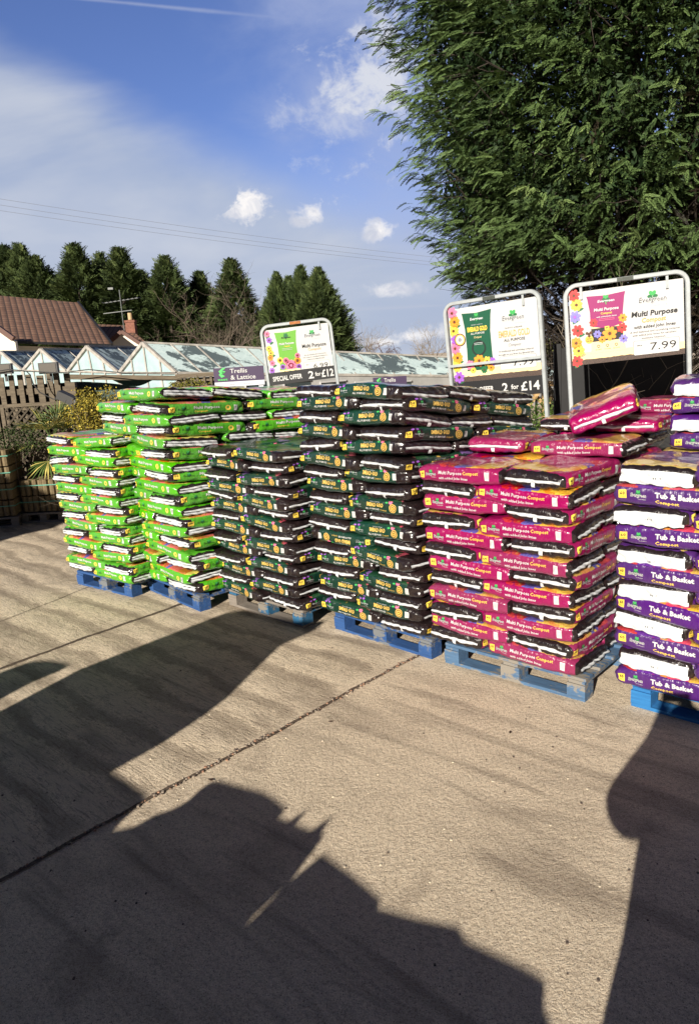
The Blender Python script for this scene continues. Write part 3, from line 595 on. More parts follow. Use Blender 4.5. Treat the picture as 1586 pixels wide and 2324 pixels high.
# ------------------------------------------------------------------ signs
m_tube = P('grey_tube', (.36, .39, .40), .5, .1, var=.12, scale=14, bump=.15); m_board = P('poster_white', (.52, .52, .515), .35, var=.02); m_dark = P('black_board', (.012, .012, .014), .5)
m_soil = P('printed_soil', (.07, .045, .035), .6, var=.7, scale=160); m_rust = P('rust_spot', (.35, .13, .04), .8, var=.4, scale=60); m_plate = P('maker_plate', (.05, .06, .05), .5, var=.4, scale=70)
def poster(kind, Wp, Hp, hb):
    """artwork for a Wp x Hp board, origin at the top left, y down-negative"""
    p = Print(); X = lambda u: u * Wp; Y = lambda v: -v * Hp
    def T(s, u, v, w_, h_, mat, **k): p.put(fit(s, w_ * Wp, h_ * Hp, **k), X(u), Y(v), mat, 5)
    v1 = 1.0
    if kind != 'green':
        p.put(rect2(Wp * .999, Hp * .12), X(.5), Y(.89), 'cream', 1)
        n = 40; top = [(X(i / n), Y(.935 - .012 * rnd.random())) for i in range(n + 1)]; p.put((np.array([(X(0), Y(.999))] + [(X(i / n), Y(.999)) for i in range(1, n + 1)] + top[::-1]), [(i, i + 1, 2 * n - i, 2 * n + 1 - i) for i in range(n)]), 0, 0, 'soil', 2)
    cols = {'magenta': [('red', .04), ('yellow', .17), ('blue', .33), ('red', .52), ('orange', .69), ('yellow', .80), ('red', .94)], 'dark': [('pink', .05), ('orange', .17), ('yellow', .29), ('purple', .41), ('pink', .53), ('orange', .66), ('yellow', .77), ('purple', .93)], 'green': [('pink', .08), ('purple', .22), ('yellow', .40), ('yellow', .50), ('orange', .60), ('pink', .72), ('purple', .88)]}[kind]
    for i, (cc, v) in enumerate(cols):
        p.put(disc2(.03 * Hp * 1.4, 9, 3, .3, .018), X(.045 + .05 * (i % 2)), Y(v + .06), 'dgreen', 1)
        x = X(.045 + .02 * (i % 2)); r = .085 * Hp * (1.0 if kind != 'green' else .8)
        vs, fs = petals2(r, 9 if cc in ('yellow', 'orange') else 7, .6); p.put((np.stack([np.maximum(vs[:, 0] + x, .003) - x, vs[:, 1]], 1), fs), x, Y(v), cc, 3); vs2, fs2 = petals2(r * .65, 8, .6)
        p.put((np.stack([np.maximum(vs2[:, 0] + x, .003) - x, vs2[:, 1]], 1), fs2), x, Y(v), cc, 4); p.put(disc2(r * .25, 9), x, Y(v), 'brown' if cc != 'blue' else 'purple', 5)
    bx0, bx1 = (.155, .50); bm = {'magenta': 'magenta', 'dark': 'emer', 'green': 'lime'}[kind]
    body = [(.0, .06), (.02, .09), (.08, .30), (.09, .60), (.07, .86), (.03, .96 if kind == 'green' else .90), (.97, .96 if kind == 'green' else .90), (.93, .7), (.92, .35), (.97, .12), (1.0, .05), (.5, .075)]
    p.put((np.array([(X(bx0 + (bx1 - bx0) * a), Y(.02 + c_ * .93)) for a, c_ in body]), [tuple(range(len(body)))]), 0, 0, bm if kind != 'magenta' else 'cream', 2)
    um = (bx0 + bx1) / 2
    if kind == 'magenta':
        body2 = [(.0, .06), (.02, .09), (.08, .30), (.08, .5), (.5, .56), (.93, .5), (.92, .35), (.97, .12), (1.0, .05), (.5, .075)]
        p.put((np.array([(X(bx0 + (bx1 - bx0) * a), Y(.02 + c_ * .93)) for a, c_ in body2]), [tuple(range(len(body2)))]), 0, 0, 'magenta', 3)
        p.put(rect2((bx1 - bx0) * .82 * Wp, .18 * Hp), X(um), Y(.61), 'black', 3)
        for u, v, cc, r in ((.21, .44, 'red', .06), (.47, .42, 'orange', .06), (.46, .55, 'red', .07), (.24, .60, 'blue', .055), (.28, .68, 'orange', .05), (.47, .70, 'blue', .06), (.35, .61, 'orange', .10)): p.flower(X(u), Y(v), r * Hp, cc, 7, layer=5)
        p.put(disc2(.055 * Hp, 14), X(.165), Y(.66), 'yellow', 4); p.put(petals2(.05 * Hp, 3, .8, 0), X(.165), Y(.585), 'brown', 5, .4); p.put(fit('JOHN', .055 * Wp, .022 * Hp, bold=.03), X(.165), Y(.65), 'black', 6); p.put(fit('INNES', .055 * Wp, .022 * Hp, bold=.03), X(.165), Y(.68), 'black', 6)
        p.put(rect2(.04 * Wp, .05 * Hp), X(um), Y(.53), 'yellow', 8); p.put(text2d('60', .025 * Hp, bold=.03), X(um), Y(.525), 'black', 9)
        for i, s_ in enumerate(('NUTRIFY', 'SUSTAIN', 'BLOOM')): p.put(ring2(.014 * Hp, .020 * Hp, 10), X(.245 + .08 * i), Y(.765), 'black', 8); p.put(fit(s_, .055 * Wp, .014 * Hp, res=1), X(.245 + .08 * i), Y(.81), 'black', 8)
        def tx(s, v, w_, h_, mat, **k): p.put(fit(s, w_ * Wp, h_ * Hp, **k), X(um), Y(v), mat, 7)
        p.clover(X(um), Y(.14), .030, layer=6); tx('Evergreen', .16, .15, .035, 'lgrey', bold=.03, shear=.15); tx('Multi Purpose', .27, .22, .04, 'white', bold=.035, shear=.12); tx('Compost', .325, .1, .03, 'yellow', bold=.02); tx('with added John Innes', .37, .18, .02, 'white', bold=.02)
        for q in (.40, .42): p.put(rect2(.14 * Wp, .005 * Hp), X(um), Y(q), 'pink', 7)
    elif kind == 'dark':
        for u, v, cc, r in ((.21, .78, 'pink', .07), (.47, .76, 'purple', .06), (.32, .73, 'orange', .085), (.41, .75, 'yellow', .07), (.24, .85, 'yellow', .045), (.37, .86, 'dgreen', .05), (.45, .84, 'orange', .05)): p.flower(X(u), Y(v), r * Hp, cc, 8, layer=5)
        def tx(s, v, w_, h_, mat, **k): p.put(fit(s, w_ * Wp, h_ * Hp, **k), X(um), Y(v), mat, 7)
        p.clover(X(um), Y(.14), .030, layer=6); tx('Evergreen', .165, .15, .035, 'lgrey', bold=.03, shear=.15); tx('PRODUCT of IRELAND', .245, .13, .013, 'lgrey'); tx('EMERALD GOLD', .30, .23, .06, 'yellow', bold=.04); tx('ALL PURPOSE', .36, .16, .026, 'white', bold=.02); tx('Compost', .41, .09, .03, 'cream', shear=.3)
        p.put(ring2(.052, .060, 20), X(um), Y(.56), 'black', 4); p.put(ring2(.062, .066, 20), X(um), Y(.56), 'black', 4)
        for q in (.49, .51): p.put(rect2(.1 * Wp, .005 * Hp), X(um), Y(q), 'lgrey', 7)
        x = X(.115); y = Y(.42); p.put(disc2(.085 * Hp, 18), x, y, 'brown', 6); p.put(disc2(.073 * Hp, 18), x, y, 'gold', 7); p.put(disc2(.058 * Hp, 18), x, y, 'white', 8); p.put(disc2(.028 * Hp, 10), x, y, 'grey', 9)
    else:
        for u, v, cc, r in ((.19, .68, 'yellow', .07), (.47, .62, 'pink', .06), (.46, .73, 'orange', .08), (.28, .70, 'pink', .07), (.35, .82, 'pink', .13), (.22, .83, 'purple', .06), (.47, .86, 'purple', .06)): p.flower(X(u), Y(v), r * Hp, cc, 11, 'pink' if r > .1 else 'brown', layer=4)
        p.put(rect2((bx1 - bx0) * .9 * Wp, .10 * Hp), X(um), Y(.95), 'cream', 7)
        for i in range(3): p.put(ring2(.012 * Hp, .022 * Hp, 10), X(.24 + .085 * i), Y(.945), 'dgreen', 8)
        def tx(s, v, w_, h_, mat, **k): p.put(fit(s, w_ * Wp, h_ * Hp, **k), X(um), Y(v), mat, 7)
        p.clover(X(um), Y(.17), .028, 'dgreen', 'dgreen', layer=6); tx('Evergreen', .20, .14, .035, 'black', bold=.02, shear=.15); tx('Multi Purpose', .33, .23, .045, 'white', bold=.04); tx('Compost', .39, .09, .03, 'yellow', bold=.02)
        for q in (.44, .47): p.put(rect2(.16 * Wp, .006 * Hp), X(um), Y(q), 'white', 7)
    u = .735
    p.logo(X(u), Y(.215 if kind != 'green' else .215), .092 * Wp, 'black', 'lgrey')
    if kind == 'magenta':
        T('Multi Purpose', .745, .395, .40, .07, 'black', bold=.03, shear=.12); T('Compost', .74, .485, .21, .06, 'tan', bold=.03, shear=.12); T('with added John Innes', .745, .57, .36, .042, 'black', bold=.015, shear=.12)
        T('A well balanced and nourishing compost', .745, .635, .43, .024, 'black', shear=.05, res=1); T('with added John Innes for excellent', .74, .680, .38, .024, 'black', shear=.05, res=1); T('moisture retention.', .735, .725, .21, .024, 'black', shear=.05, res=1)
        pv, ph, pt, pu, tv = .855, .20, '7.99', .755, .845
    elif kind == 'dark':
        T('PRODUCT of IRELAND', .735, .345, .19, .017, 'black', res=1); T('EMERALD GOLD', .735, .415, .34, .085, 'tan', bold=.02); T('ALL PURPOSE', .735, .50, .23, .036, 'black', bold=.01); T('Compost', .735, .565, .14, .04, 'grey', shear=.35)
        T('A traditional and enriching compost', .745, .640, .38, .024, 'black', res=1); T('brought to you from the Emerald Isle.', .745, .685, .39, .024, 'black', res=1)
        pv, ph, pt, pu, tv = .80, .18, '7.99', .755, .795
    else:
        T('Multi Purpose', .745, .435, .37, .08, 'black', bold=.01); T('Compost', .745, .52, .20, .055, 'tan', bold=.0)
        T('An expertly blended and nutrient', .745, .635, .34, .024, 'black', res=1); T('rich compost, specially formulated to', .745, .685, .38, .024, 'black', res=1); T('ensure your plants flourish.', .745, .735, .28, .024, 'black', res=1)
        pv, ph, pt, pu, tv = .885, .19, '6.99', .75, .89
    p.put(rect2(.405 * Wp, ph * Hp, .012), X(pu), Y(pv), 'grey', 2); p.put(rect2(.395 * Wp, (ph - .012) * Hp, .010), X(pu), Y(pv), 'white', 3)
    T(pt, pu + .06, tv, .225, .105, 'black', bold=.0); p.put(fit('60Ltr', .05 * Wp, .02 * Hp, bold=.03), X(pu - .145), Y(pv - .035), 'black', 4)
    for q in range(2): p.put(ring2(.0001, .011, 4), X(pu - .18), Y(pv - .035), 'grey' if q == 0 else 'white', 4 + q)
    return p
def sign(tl, tr, bl, Yl, Yr, kind, label, pin, lower, depth_down):
    """tl, tr: outer top corners; bl: a lower point on the left post; pin: poster inset (left, top, width, height as shares of the frame's width)"""
    A = at(*tl, Yl); B = at(*tr, Yr); W_ = (B - A).length; ex = (B - A).normalized(); D_ = (at(*bl, Yl) - A).normalized(); ez = -(D_ - ex * D_.dot(ex)).normalized(); ey = ex.cross(ez) * -1   # ey points back
    if ey.y < 0: ey = -ey
    Ln = A.z / ez.z
    base = A + ex * W_ / 2 - ez * Ln
    r = empty('price_sign', base); r.rotation_euler = Matrix(((ex.x, ey.x, ez.x), (ex.y, ey.y, ez.y), (ex.z, ey.z, ez.z))).to_euler(); tag(r, label, 'sign', 'price signs behind the stacks')
    rad = .0155; cr_ = .085
    pts = [(-W_ / 2, 0, 0.0), (-W_ / 2, 0, Ln - cr_)] + [(-W_ / 2 + cr_ - cr_ * cos(a), 0, Ln - cr_ + cr_ * sin(a)) for a in [pi / 2 * i / 8 for i in range(1, 9)]] + [(W_ / 2 - cr_ + cr_ * sin(a), 0, Ln - cr_ + cr_ * cos(a)) for a in [pi / 2 * i / 8 for i in range(0, 9)]] + [(W_ / 2, 0, 0.0)]
    m = MB()
    # flat-sided rounded channel, deeper than wide
    rings = []
    P3 = [Vector(q) for q in pts]
    for i, q in enumerate(P3):
        t_ = (P3[min(i + 1, len(P3) - 1)] - P3[max(i - 1, 0)]).normalized(); a = Vector((0, 1, 0)); b_ = t_.cross(a).normalized()
        rings.append([q + b_ * dx * rad + a * dy * rad * 1.5 for dx, dy in ((-1, -.7), (-.7, -1), (.7, -1), (1, -.7), (1, .7), (.7, 1), (-.7, 1), (-1, .7))])
    vs = [q for rr in rings for q in rr]; n = 8; m.add(vs, [(i * n + k, i * n + (k + 1) % n, (i + 1) * n + (k + 1) % n, (i + 1) * n + k) for i in range(len(rings) - 1) for k in range(n)], 0)
    m.build('frame', m_tube, r)
    for sx in (-1, 1):
        m = MB(); m.box((sx * W_ / 2, 0, .012), (.04, .22, .012)); m.build('foot', m_tube, r)
    px, pz, pw, ph = pin[0] * W_, pin[1] * W_, pin[2] * W_, pin[3] * W_
    x0 = -W_ / 2 + px; z0 = Ln - pz
    m = MB(); m.box((x0 + pw / 2, .006, z0 - ph / 2), (pw / 2, .003, ph / 2)); bd = m.build('poster', m_board, r)
    pr = poster(kind, pw, ph, 0); keys = pr.keys; mm = MB()
    for vs, fs, mk, ly in pr.it: mm.add([(x0 + a, .003 - .0009 * ly, z0 + b_) for a, b_ in vs], fs, keys.index(mk))
    mm.build('artwork', [m_soil if k == 'soil' else M[k] for k in keys], bd)
    for u in ((.07, .82) if kind == 'magenta' else (.86,)):
        m = MB(); m.box((x0 + pw * (u + (.04 if kind == 'magenta' else 0)), -.010, z0 + .02 - .03), (.009, .002, .045)); m.build('hanging_clip', m_tube, r)
    m = MB(); m.box((0, -.022, Ln), (.055, .006, .013)); m.build('maker_plate', m_plate if kind != 'green' else m_rust, r)
    if lower:
        txts, hh = lower; m = MB(); zz = z0 - ph - hh / 2 + (.0 if kind == 'dark' else .03); m.box((x0 + pw / 2, -.006 if kind == 'green' else .006, zz), (pw / 2 + .012, .003, hh / 2)); lb = m.build('offer_board', m_dark, r)
        yb = (-.006 if kind == 'green' else .006) - .0042
        for s_, u, wd, h_ in txts:
            mm = MB(); vs, fs = fit(s_, wd * pw, h_, bold=.025); mm.add([(x0 + u * pw + a, yb, zz + b_) for a, b_ in vs], fs); mm.build('offer_word', M['white'], lb)
    if kind == 'dark':
        m = MB(); m.box((0, -.030, z0 - ph * .765), (W_ / 2 - .01, .006, .011)); m.build('cross_bar', m_tube, r)
    return r
sign((591, 742), (748, 722), (603, 872), 7.6, 7.6, 'green', 'small white sign with lime green bag, priced 6.99, above SPECIAL OFFER 2 for £12', (.035, .055, .93, .65), ([('SPECIAL OFFER', .27, .46, .048), ('2', .64, .085, .075), ('for', .75, .09, .04), ('£12', .90, .19, .075)], .125), 0)
sign((1009, 692), (1223, 657), (1024, 868), 6.5, 6.0, 'dark', 'middle sign with dark emerald bag, priced 7.99, above 2 for £14', (.03, .055, .94, .735), ([('SPECIAL OFFER', .26, .40, .045), ('2', .59, .065, .075), ('for', .70, .085, .04), ('£14', .87, .205, .075)], .15), 0)
sign((1281, 651), (1559, 613), (1298, 872), 5.5, 5.3, 'magenta', 'large right sign with magenta bag and flowers, priced 7.99, below the big conifer', (.03, .058, .94, .635), None, 0)

# ------------------------------------------------------------------ foliage tools
def spray_proto(nleaf=9, L=.30, wl=.055, ww=.009, droop=.25, seed=0):
    """flat feathery frond: pairs of narrow leaflets on a drooping stem, along +x"""
    rs = np.random.RandomState(seed); V_ = []; Q = []
    def quad(p, d, l, w_):
        d = d / np.linalg.norm(d); s_ = np.cross(d, [0, 0, 1]); s_ /= (np.linalg.norm(s_) + 1e-9); b = len(V_)
        V_.extend([p, p + d * l * .45 + s_ * w_, p + d * l, p + d * l * .45 - s_ * w_]); Q.append((b, b + 1, b + 2, b + 3))
    for i in range(nleaf):
        f = (i + .5) / nleaf; p = np.array([f * L, .0, -droop * L * f * f])
        k = sin(pi * (f * .85 + .15)) ** .7
        for sd in (-1, 1):
            a = R(rs.uniform(32, 52)); d = np.array([cos(a), sd * sin(a), -.25 + rs.uniform(-.25, .2)]); l = wl * k * rs.uniform(.8, 1.25)
            quad(p, d, l, ww); 
            if i % 2 == 0: quad(p + d * l * .5, np.array([cos(a * .3), sd * sin(a * .3), -.3]), l * .6, ww * .8)
    quad(np.array([L * .9, 0, -droop * L * .8]), np.array([1, 0, -.6]), wl * .8, ww)
    return np.array(V_), np.array(Q)
def scatter(protos, pos, dirs, scales, tones, rs, roll=.6):
    """many fronds merged in one mesh: pos (n,3), dirs (n,3) unit"""
    Vs = []; Qs = []; Ts = []; base = 0; n = len(pos); which = rs.randint(0, len(protos), n)
    for pi_, (pv, pq) in enumerate(protos):
        idx = np.where(which == pi_)[0]
        if not len(idx): continue
        d = dirs[idx]; up = np.tile([0., 0., 1.], (len(idx), 1)) + rs.normal(0, roll, (len(idx), 3)); s_ = np.cross(up, d); s_ /= np.linalg.norm(s_, axis=1)[:, None] + 1e-9; u = np.cross(d, s_)
        sc = scales[idx][:, None, None]
        V_ = pos[idx][:, None, :] + sc * (pv[None, :, 0:1] * d[:, None, :] + pv[None, :, 1:2] * s_[:, None, :] + pv[None, :, 2:3] * u[:, None, :])
        k = len(pv); Q = pq[None, :, :] + (np.arange(len(idx)) * k)[:, None, None] + base
        Vs.append(V_.reshape(-1, 3)); Qs.append(Q.reshape(-1, 4)); Ts.append((tones[idx][:, None] + rs.normal(0, .08, (len(idx), len(pq)))).ravel()); base += len(idx) * k
    return np.concatenate(Vs), np.concatenate(Qs), np.clip(np.concatenate(Ts), 0, 1)
def unit(a): return a / (np.linalg.norm(a, axis=1)[:, None] + 1e-9)
m_bark = P('bark', (.06, .045, .035), .9, var=.4, scale=9, bump=.8, bscale=22)
m_twig = P('dry_twig', (.13, .10, .075), .9, var=.3, scale=8)
m_deadtwig = P('dead_twig', (.035, .026, .02), .9, var=.4, scale=8)
m_pale = P('pale_twig', (.24, .2, .15), .9, var=.3, scale=8)
# ------------------------------------------------------------------ the big leaning conifer
TX, TY = 4.6, 11.0
TR = empty('conifer_tree', (TX, TY, 0)); tag(TR, 'huge feathery green conifer overhanging the yard at the upper right, dark bare twigs beneath', 'tree')
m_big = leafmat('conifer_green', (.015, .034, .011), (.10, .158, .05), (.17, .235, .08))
protos = [spray_proto(13, .24, .042, .0085, .38, i) for i in range(4)]
rs = np.random.RandomState(3)
def rad_at(z, a):
    base = np.interp(z, [2.3, 3.0, 3.8, 5, 6.5, 8, 10, 12, 14], [2.75, 3.15, 3.3, 3.45, 3.65, 3.95, 4.0, 3.3, 1.2])
    return base * (1 + .06 * np.sin(3 * a + z * .9) + .045 * np.sin(7 * a - z * 2.1) + .03 * np.sin(13 * a + z * 3.7))
VV = []; QQ = []; TT = []; nb_ = 0
# boughs: each carries a plume of fronds towards its tip
NB = 2300
zb = rs.uniform(2.35, 12.5, NB); ab = np.where(rs.rand(NB) < .78, rs.uniform(-pi * .98, .15 * pi, NB), rs.uniform(.15 * pi, 1.02 * pi, NB))
zlow = 2.6 + .35 * np.sin(ab * 2 + 1) + .5 * np.clip(np.cos(ab), 0, 1) + .45 * np.clip(-np.sin(ab), 0, 1)
zb = np.maximum(zb, zlow + rs.uniform(0, .5, NB) * (zb < zlow))
rb = rad_at(zb, ab) * rs.uniform(.86, 1.05, NB) + (rs.rand(NB) < .06) * rs.uniform(.15, .45, NB)
tips = np.stack([TX + rb * np.cos(ab), TY + rb * np.sin(ab), zb], 1)
outd = np.stack([np.cos(ab), np.sin(ab), rs.uniform(.05, .50, NB)], 1); outd = unit(outd)
btone = np.clip(rs.normal(.60, .15, NB), 0, 1)
K = 24
f = rs.uniform(0, 1, (NB, K)) ** .8; PLL = rs.uniform(.55, 1.05, NB)
lat = unit(np.cross(outd, [0, 0, 1.0]))
spread = (.03 + .26 * f) * PLL[:, None]
pos = tips[:, None, :] - outd[:, None, :] * (f * PLL[:, None])[:, :, None] + lat[:, None, :] * (rs.uniform(-1, 1, (NB, K)) * spread)[:, :, None] + np.array([0, 0, 1.0]) * (rs.uniform(-.9, .45, (NB, K)) * spread * .6)[:, :, None]
dr = outd[:, None, :] + lat[:, None, :] * rs.normal(0, .5, (NB, K))[:, :, None] + np.array([0, 0, -1.0]) * rs.uniform(-.05, .75, (NB, K))[:, :, None]
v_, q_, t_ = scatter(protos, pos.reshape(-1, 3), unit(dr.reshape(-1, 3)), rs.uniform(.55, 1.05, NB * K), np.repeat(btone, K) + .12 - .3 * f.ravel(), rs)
VV.append(v_); QQ.append(q_); TT.append(t_)
# inner, darker, sparser fronds behind the shell
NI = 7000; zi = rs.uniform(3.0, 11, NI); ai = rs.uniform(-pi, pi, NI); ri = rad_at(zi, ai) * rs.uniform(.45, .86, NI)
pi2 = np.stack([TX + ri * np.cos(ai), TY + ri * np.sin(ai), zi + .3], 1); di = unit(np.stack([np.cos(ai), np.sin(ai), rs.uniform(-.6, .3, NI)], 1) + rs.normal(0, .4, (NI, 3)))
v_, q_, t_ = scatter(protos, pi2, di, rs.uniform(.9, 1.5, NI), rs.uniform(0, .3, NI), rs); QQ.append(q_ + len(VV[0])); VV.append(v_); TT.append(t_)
NC = 150000; zi = rs.uniform(3.1, 12, NC); ai = rs.uniform(-pi, pi, NC); ri = rad_at(zi, ai) * rs.uniform(.64, .82, NC); keep = zi > 3.1 + .5 * np.clip(-np.sin(ai), 0, 1); zi, ai, ri = zi[keep], ai[keep], ri[keep]; NC = len(zi)
leafq = (np.array([[0, 0, 0], [.5, .22, 0], [1, 0, 0], [.5, -.22, 0.0]]) * .11, np.array([[0, 1, 2, 3]]))
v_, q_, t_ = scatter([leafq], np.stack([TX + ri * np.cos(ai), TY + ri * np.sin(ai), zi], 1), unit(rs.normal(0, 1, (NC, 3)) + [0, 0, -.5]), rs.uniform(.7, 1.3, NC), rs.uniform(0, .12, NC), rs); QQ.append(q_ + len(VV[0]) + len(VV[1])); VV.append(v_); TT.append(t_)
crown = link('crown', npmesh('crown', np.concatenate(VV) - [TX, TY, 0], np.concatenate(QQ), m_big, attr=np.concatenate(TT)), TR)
# trunk stems and limbs
m = MB()
for k in range(7):
    a = k * 2 * pi / 7 + .4; l = rs.uniform(.25, .6); pts = [(.22 * cos(a), .22 * sin(a), -.05), ((.3 + l * .3) * cos(a), (.3 + l * .3) * sin(a), 1.5), ((.35 + l) * cos(a), (.35 + l) * sin(a), 4.0), ((.4 + l * 1.6) * cos(a), (.4 + l * 1.6) * sin(a), 9)]
    m.tube(pts, .17, 8, taper=.35)
m.build('trunk', m_bark, TR, True)
m = MB()
for k in range(420):
    a = rs.uniform(-pi, pi) if k % 3 else rs.uniform(-pi, 0); z0_ = rs.uniform(.8, 7.5); z1_ = max(z0_ + rs.uniform(.1, 2.0), 2.7); r1_ = rad_at(z1_, a) * rs.uniform(.7, .95); c_, s_ = cos(a), sin(a)
    pts = [(.3 * c_, .3 * s_, z0_)] + [(r1_ * f_ * cos(a + .12 * sin(k + f_ * 5)), r1_ * f_ * sin(a + .12 * sin(k + f_ * 5)), z0_ + (z1_ - z0_) * f_ ** 1.4 - .12 * sin(pi * f_)) for f_ in (.3, .55, .8, 1.0)]
    m.tube(pts, rs.uniform(.010, .032), 5, taper=.25)
    for j in range(7):
        f_ = rs.uniform(.35, 1.0); i0 = min(3, int(f_ * 4)); q = Vector(pts[i0]).lerp(Vector(pts[i0 + 1]), f_ * 4 - i0 if f_ < 1 else 1); d_ = Vector((c_ + rs.normal(0, .7), s_ + rs.normal(0, .7), rs.uniform(-.9, .6))).normalized() * rs.uniform(.25, .7)
        m.tube([q, q + d_ * .5 + Vector((0, 0, -.03)), q + d_], .0055, 3, taper=.3)
m.build('bare_limbs', m_deadtwig, TR)
# dead brown inner fronds filling the shaded underside
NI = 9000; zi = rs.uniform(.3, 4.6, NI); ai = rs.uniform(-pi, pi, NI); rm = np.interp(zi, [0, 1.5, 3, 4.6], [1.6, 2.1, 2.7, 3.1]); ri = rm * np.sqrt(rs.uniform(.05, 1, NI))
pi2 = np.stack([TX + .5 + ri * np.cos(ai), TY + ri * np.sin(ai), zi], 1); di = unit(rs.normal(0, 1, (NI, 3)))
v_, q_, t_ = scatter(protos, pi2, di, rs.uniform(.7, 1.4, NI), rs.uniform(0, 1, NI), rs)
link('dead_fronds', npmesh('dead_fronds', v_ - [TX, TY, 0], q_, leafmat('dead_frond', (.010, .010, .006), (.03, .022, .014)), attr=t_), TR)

# second conifer further right whose boughs enter at the right edge
T2 = empty('conifer_tree', (8.2, 9.4, 0)); tag(T2, 'second feathery conifer whose dark boughs crowd the right edge behind the large sign', 'tree')
NB2 = 800; zb = rs.uniform(2.9, 9, NB2); ab = rs.uniform(-pi, -.2 * pi, NB2) - .25 * pi; rb = rs.uniform(2.2, 2.9, NB2)
tips = np.stack([8.2 + rb * np.cos(ab), 9.4 + rb * np.sin(ab), zb], 1); od = unit(np.stack([np.cos(ab), np.sin(ab), rs.uniform(.1, .5, NB2)], 1)); lat = unit(np.cross(od, [0, 0, 1.0])); f = rs.uniform(0, 1, (NB2, K))
pos = tips[:, None, :] - od[:, None, :] * f[:, :, None] * .9 + lat[:, None, :] * (rs.uniform(-1, 1, (NB2, K)) * .35 * (.2 + f))[:, :, None] + np.array([0, 0, 1.0]) * rs.uniform(-.3, .15, (NB2, K))[:, :, None]
dr = od[:, None, :] + lat[:, None, :] * rs.normal(0, .5, (NB2, K))[:, :, None] + np.array([0, 0, -1.0]) * rs.uniform(0, .7, (NB2, K))[:, :, None]
v_, q_, t_ = scatter(protos, pos.reshape(-1, 3), unit(dr.reshape(-1, 3)), rs.uniform(.6, 1.15, NB2 * K), np.repeat(rs.normal(.4, .15, NB2), K), rs)
link('crown', npmesh('crown', v_ - [8.2, 9.4, 0], q_, m_big, attr=t_), T2)
m = MB(); m.tube([(0, 0, 0), (.1, 0, 3), (0, .1, 8)], .28, 8, taper=.4); m.build('trunk', m_bark, T2, True)
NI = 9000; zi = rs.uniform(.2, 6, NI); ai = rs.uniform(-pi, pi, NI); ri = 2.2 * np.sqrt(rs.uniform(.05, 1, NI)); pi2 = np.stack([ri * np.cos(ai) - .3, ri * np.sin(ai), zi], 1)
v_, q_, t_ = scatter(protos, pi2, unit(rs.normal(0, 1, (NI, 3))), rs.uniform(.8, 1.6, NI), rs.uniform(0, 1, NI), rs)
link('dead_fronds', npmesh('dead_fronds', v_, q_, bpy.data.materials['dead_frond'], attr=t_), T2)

# bare brambly shrub between the large sign and the magenta heap
def twiggy(name, base, h, n, spread, mat, r0, seed, label, cat, depth=3, group=None, parent=None, droop=0.0, nk=3):
    q = random.Random(seed); m = MB()
    def grow(p, d, L, r, lv):
        pts = [p]; d = d.normalized()
        for i in range(4):
            d = (d + Vector((q.gauss(0, .17), q.gauss(0, .17), q.gauss(.02, .12) - droop * (depth - lv) * .12))).normalized(); pts.append(pts[-1] + d * L / 4)
        m.tube(pts, r, 5 if lv > 1 else 3, taper=.5)
        if lv:
            for i in range(nk + (1 if lv == depth else 0)):
                j = q.randint(1, 4); dd_ = (d + Vector((q.gauss(0, .65), q.gauss(0, .65), q.gauss(.15, .4)))).normalized(); grow(pts[j], dd_, L * q.uniform(.55, .8), r * .55, lv - 1)
    for i in range(n):
        a = q.uniform(0, 2 * pi); grow(Vector((cos(a) * spread * .2, sin(a) * spread * .2, 0)), Vector((cos(a) * spread * q.random(), sin(a) * spread * q.random(), 1)), h * q.uniform(.45, .62), r0, depth)
    o = m.build(name, mat); o.location = base
    if parent: o.parent = parent
    else: tag(o, label, cat, group)
    return o
p = at(1512, 860, 6.9); twiggy('bare_shrub', (p.x, p.y, 0), 2.4, 9, .9, m_pale, .014, 4, 'bare pale twigged shrub behind the large sign and the heaped magenta bags', 'shrub')
# black panel behind the large sign
A = at(1272, 812, 6.6); B = at(1552, 800, 6.4)
pr_ = empty('hoarding', ((A.x + B.x) / 2, (A.y + B.y) / 2, 0), atan2(B.y - A.y, B.x - A.x)); tag(pr_, 'tall black panel standing behind the large right sign', 'panel'); hw = (Vector((B.x - A.x, B.y - A.y))).length / 2
m_blk = P('black_panel_face', (.008, .008, .009), .7, var=.3)
m = MB(); m.box((0, 0, 1.0), (hw, .02, 1.0)); m.build('sheet', m_blk, pr_)
for sx in (-1, 1):
    m = MB(); m.box((sx * (hw + .03), 0, 1.02), (.03, .035, 1.02)); m.build('post', m_blk, pr_)

# ------------------------------------------------------------------ greenhouse
m_gl, g, b = new_mat('whitewashed_glass'); tcn = g.n('ShaderNodeTexCoord').outputs['Object']
b.inputs['Base Color'].default_value = (.50, .66, .66, 1); b.inputs['Roughness'].default_value = .18
g.set(b.inputs['Base Color'], g.ramp(g.noise(tcn, 2.5, 4, .6).outputs[0], [(.3, (.30, .44, .46)), (.7, (.42, .54, .55))]))
m_rf, g, b = new_mat('peeling_whitewashed_roof_glass'); tcn = g.n('ShaderNodeTexCoord').outputs['Object']
pe = g.noise(g.map(tcn, sc=(.35, 1, 1), rot=(0, 0, .5)), 1.1, 8, .68, 1.0).outputs[0]
pe2 = g.m('ADD', g.m('MULTIPLY', pe, .75), g.m('MULTIPLY', g.noise(tcn, 5, 6, .75).outputs[0], .25))
g.set(b.inputs['Base Color'], g.mix(g.sstep(pe2, .50, .53), g.ramp(g.noise(tcn, 12, 3, .6).outputs[0], [(.3, (.42, .54, .55)), (.7, (.54, .65, .65))]), (.085, .115, .125)))
b.inputs['Roughness'].default_value = .6
m_frameg = P('greenhouse_frame', (.36, .34, .31), .7, var=.3, scale=5); m_dkglass = P('dark_glass', (.03, .045, .05), .12, spec=.7, var=.5, scale=1.5)
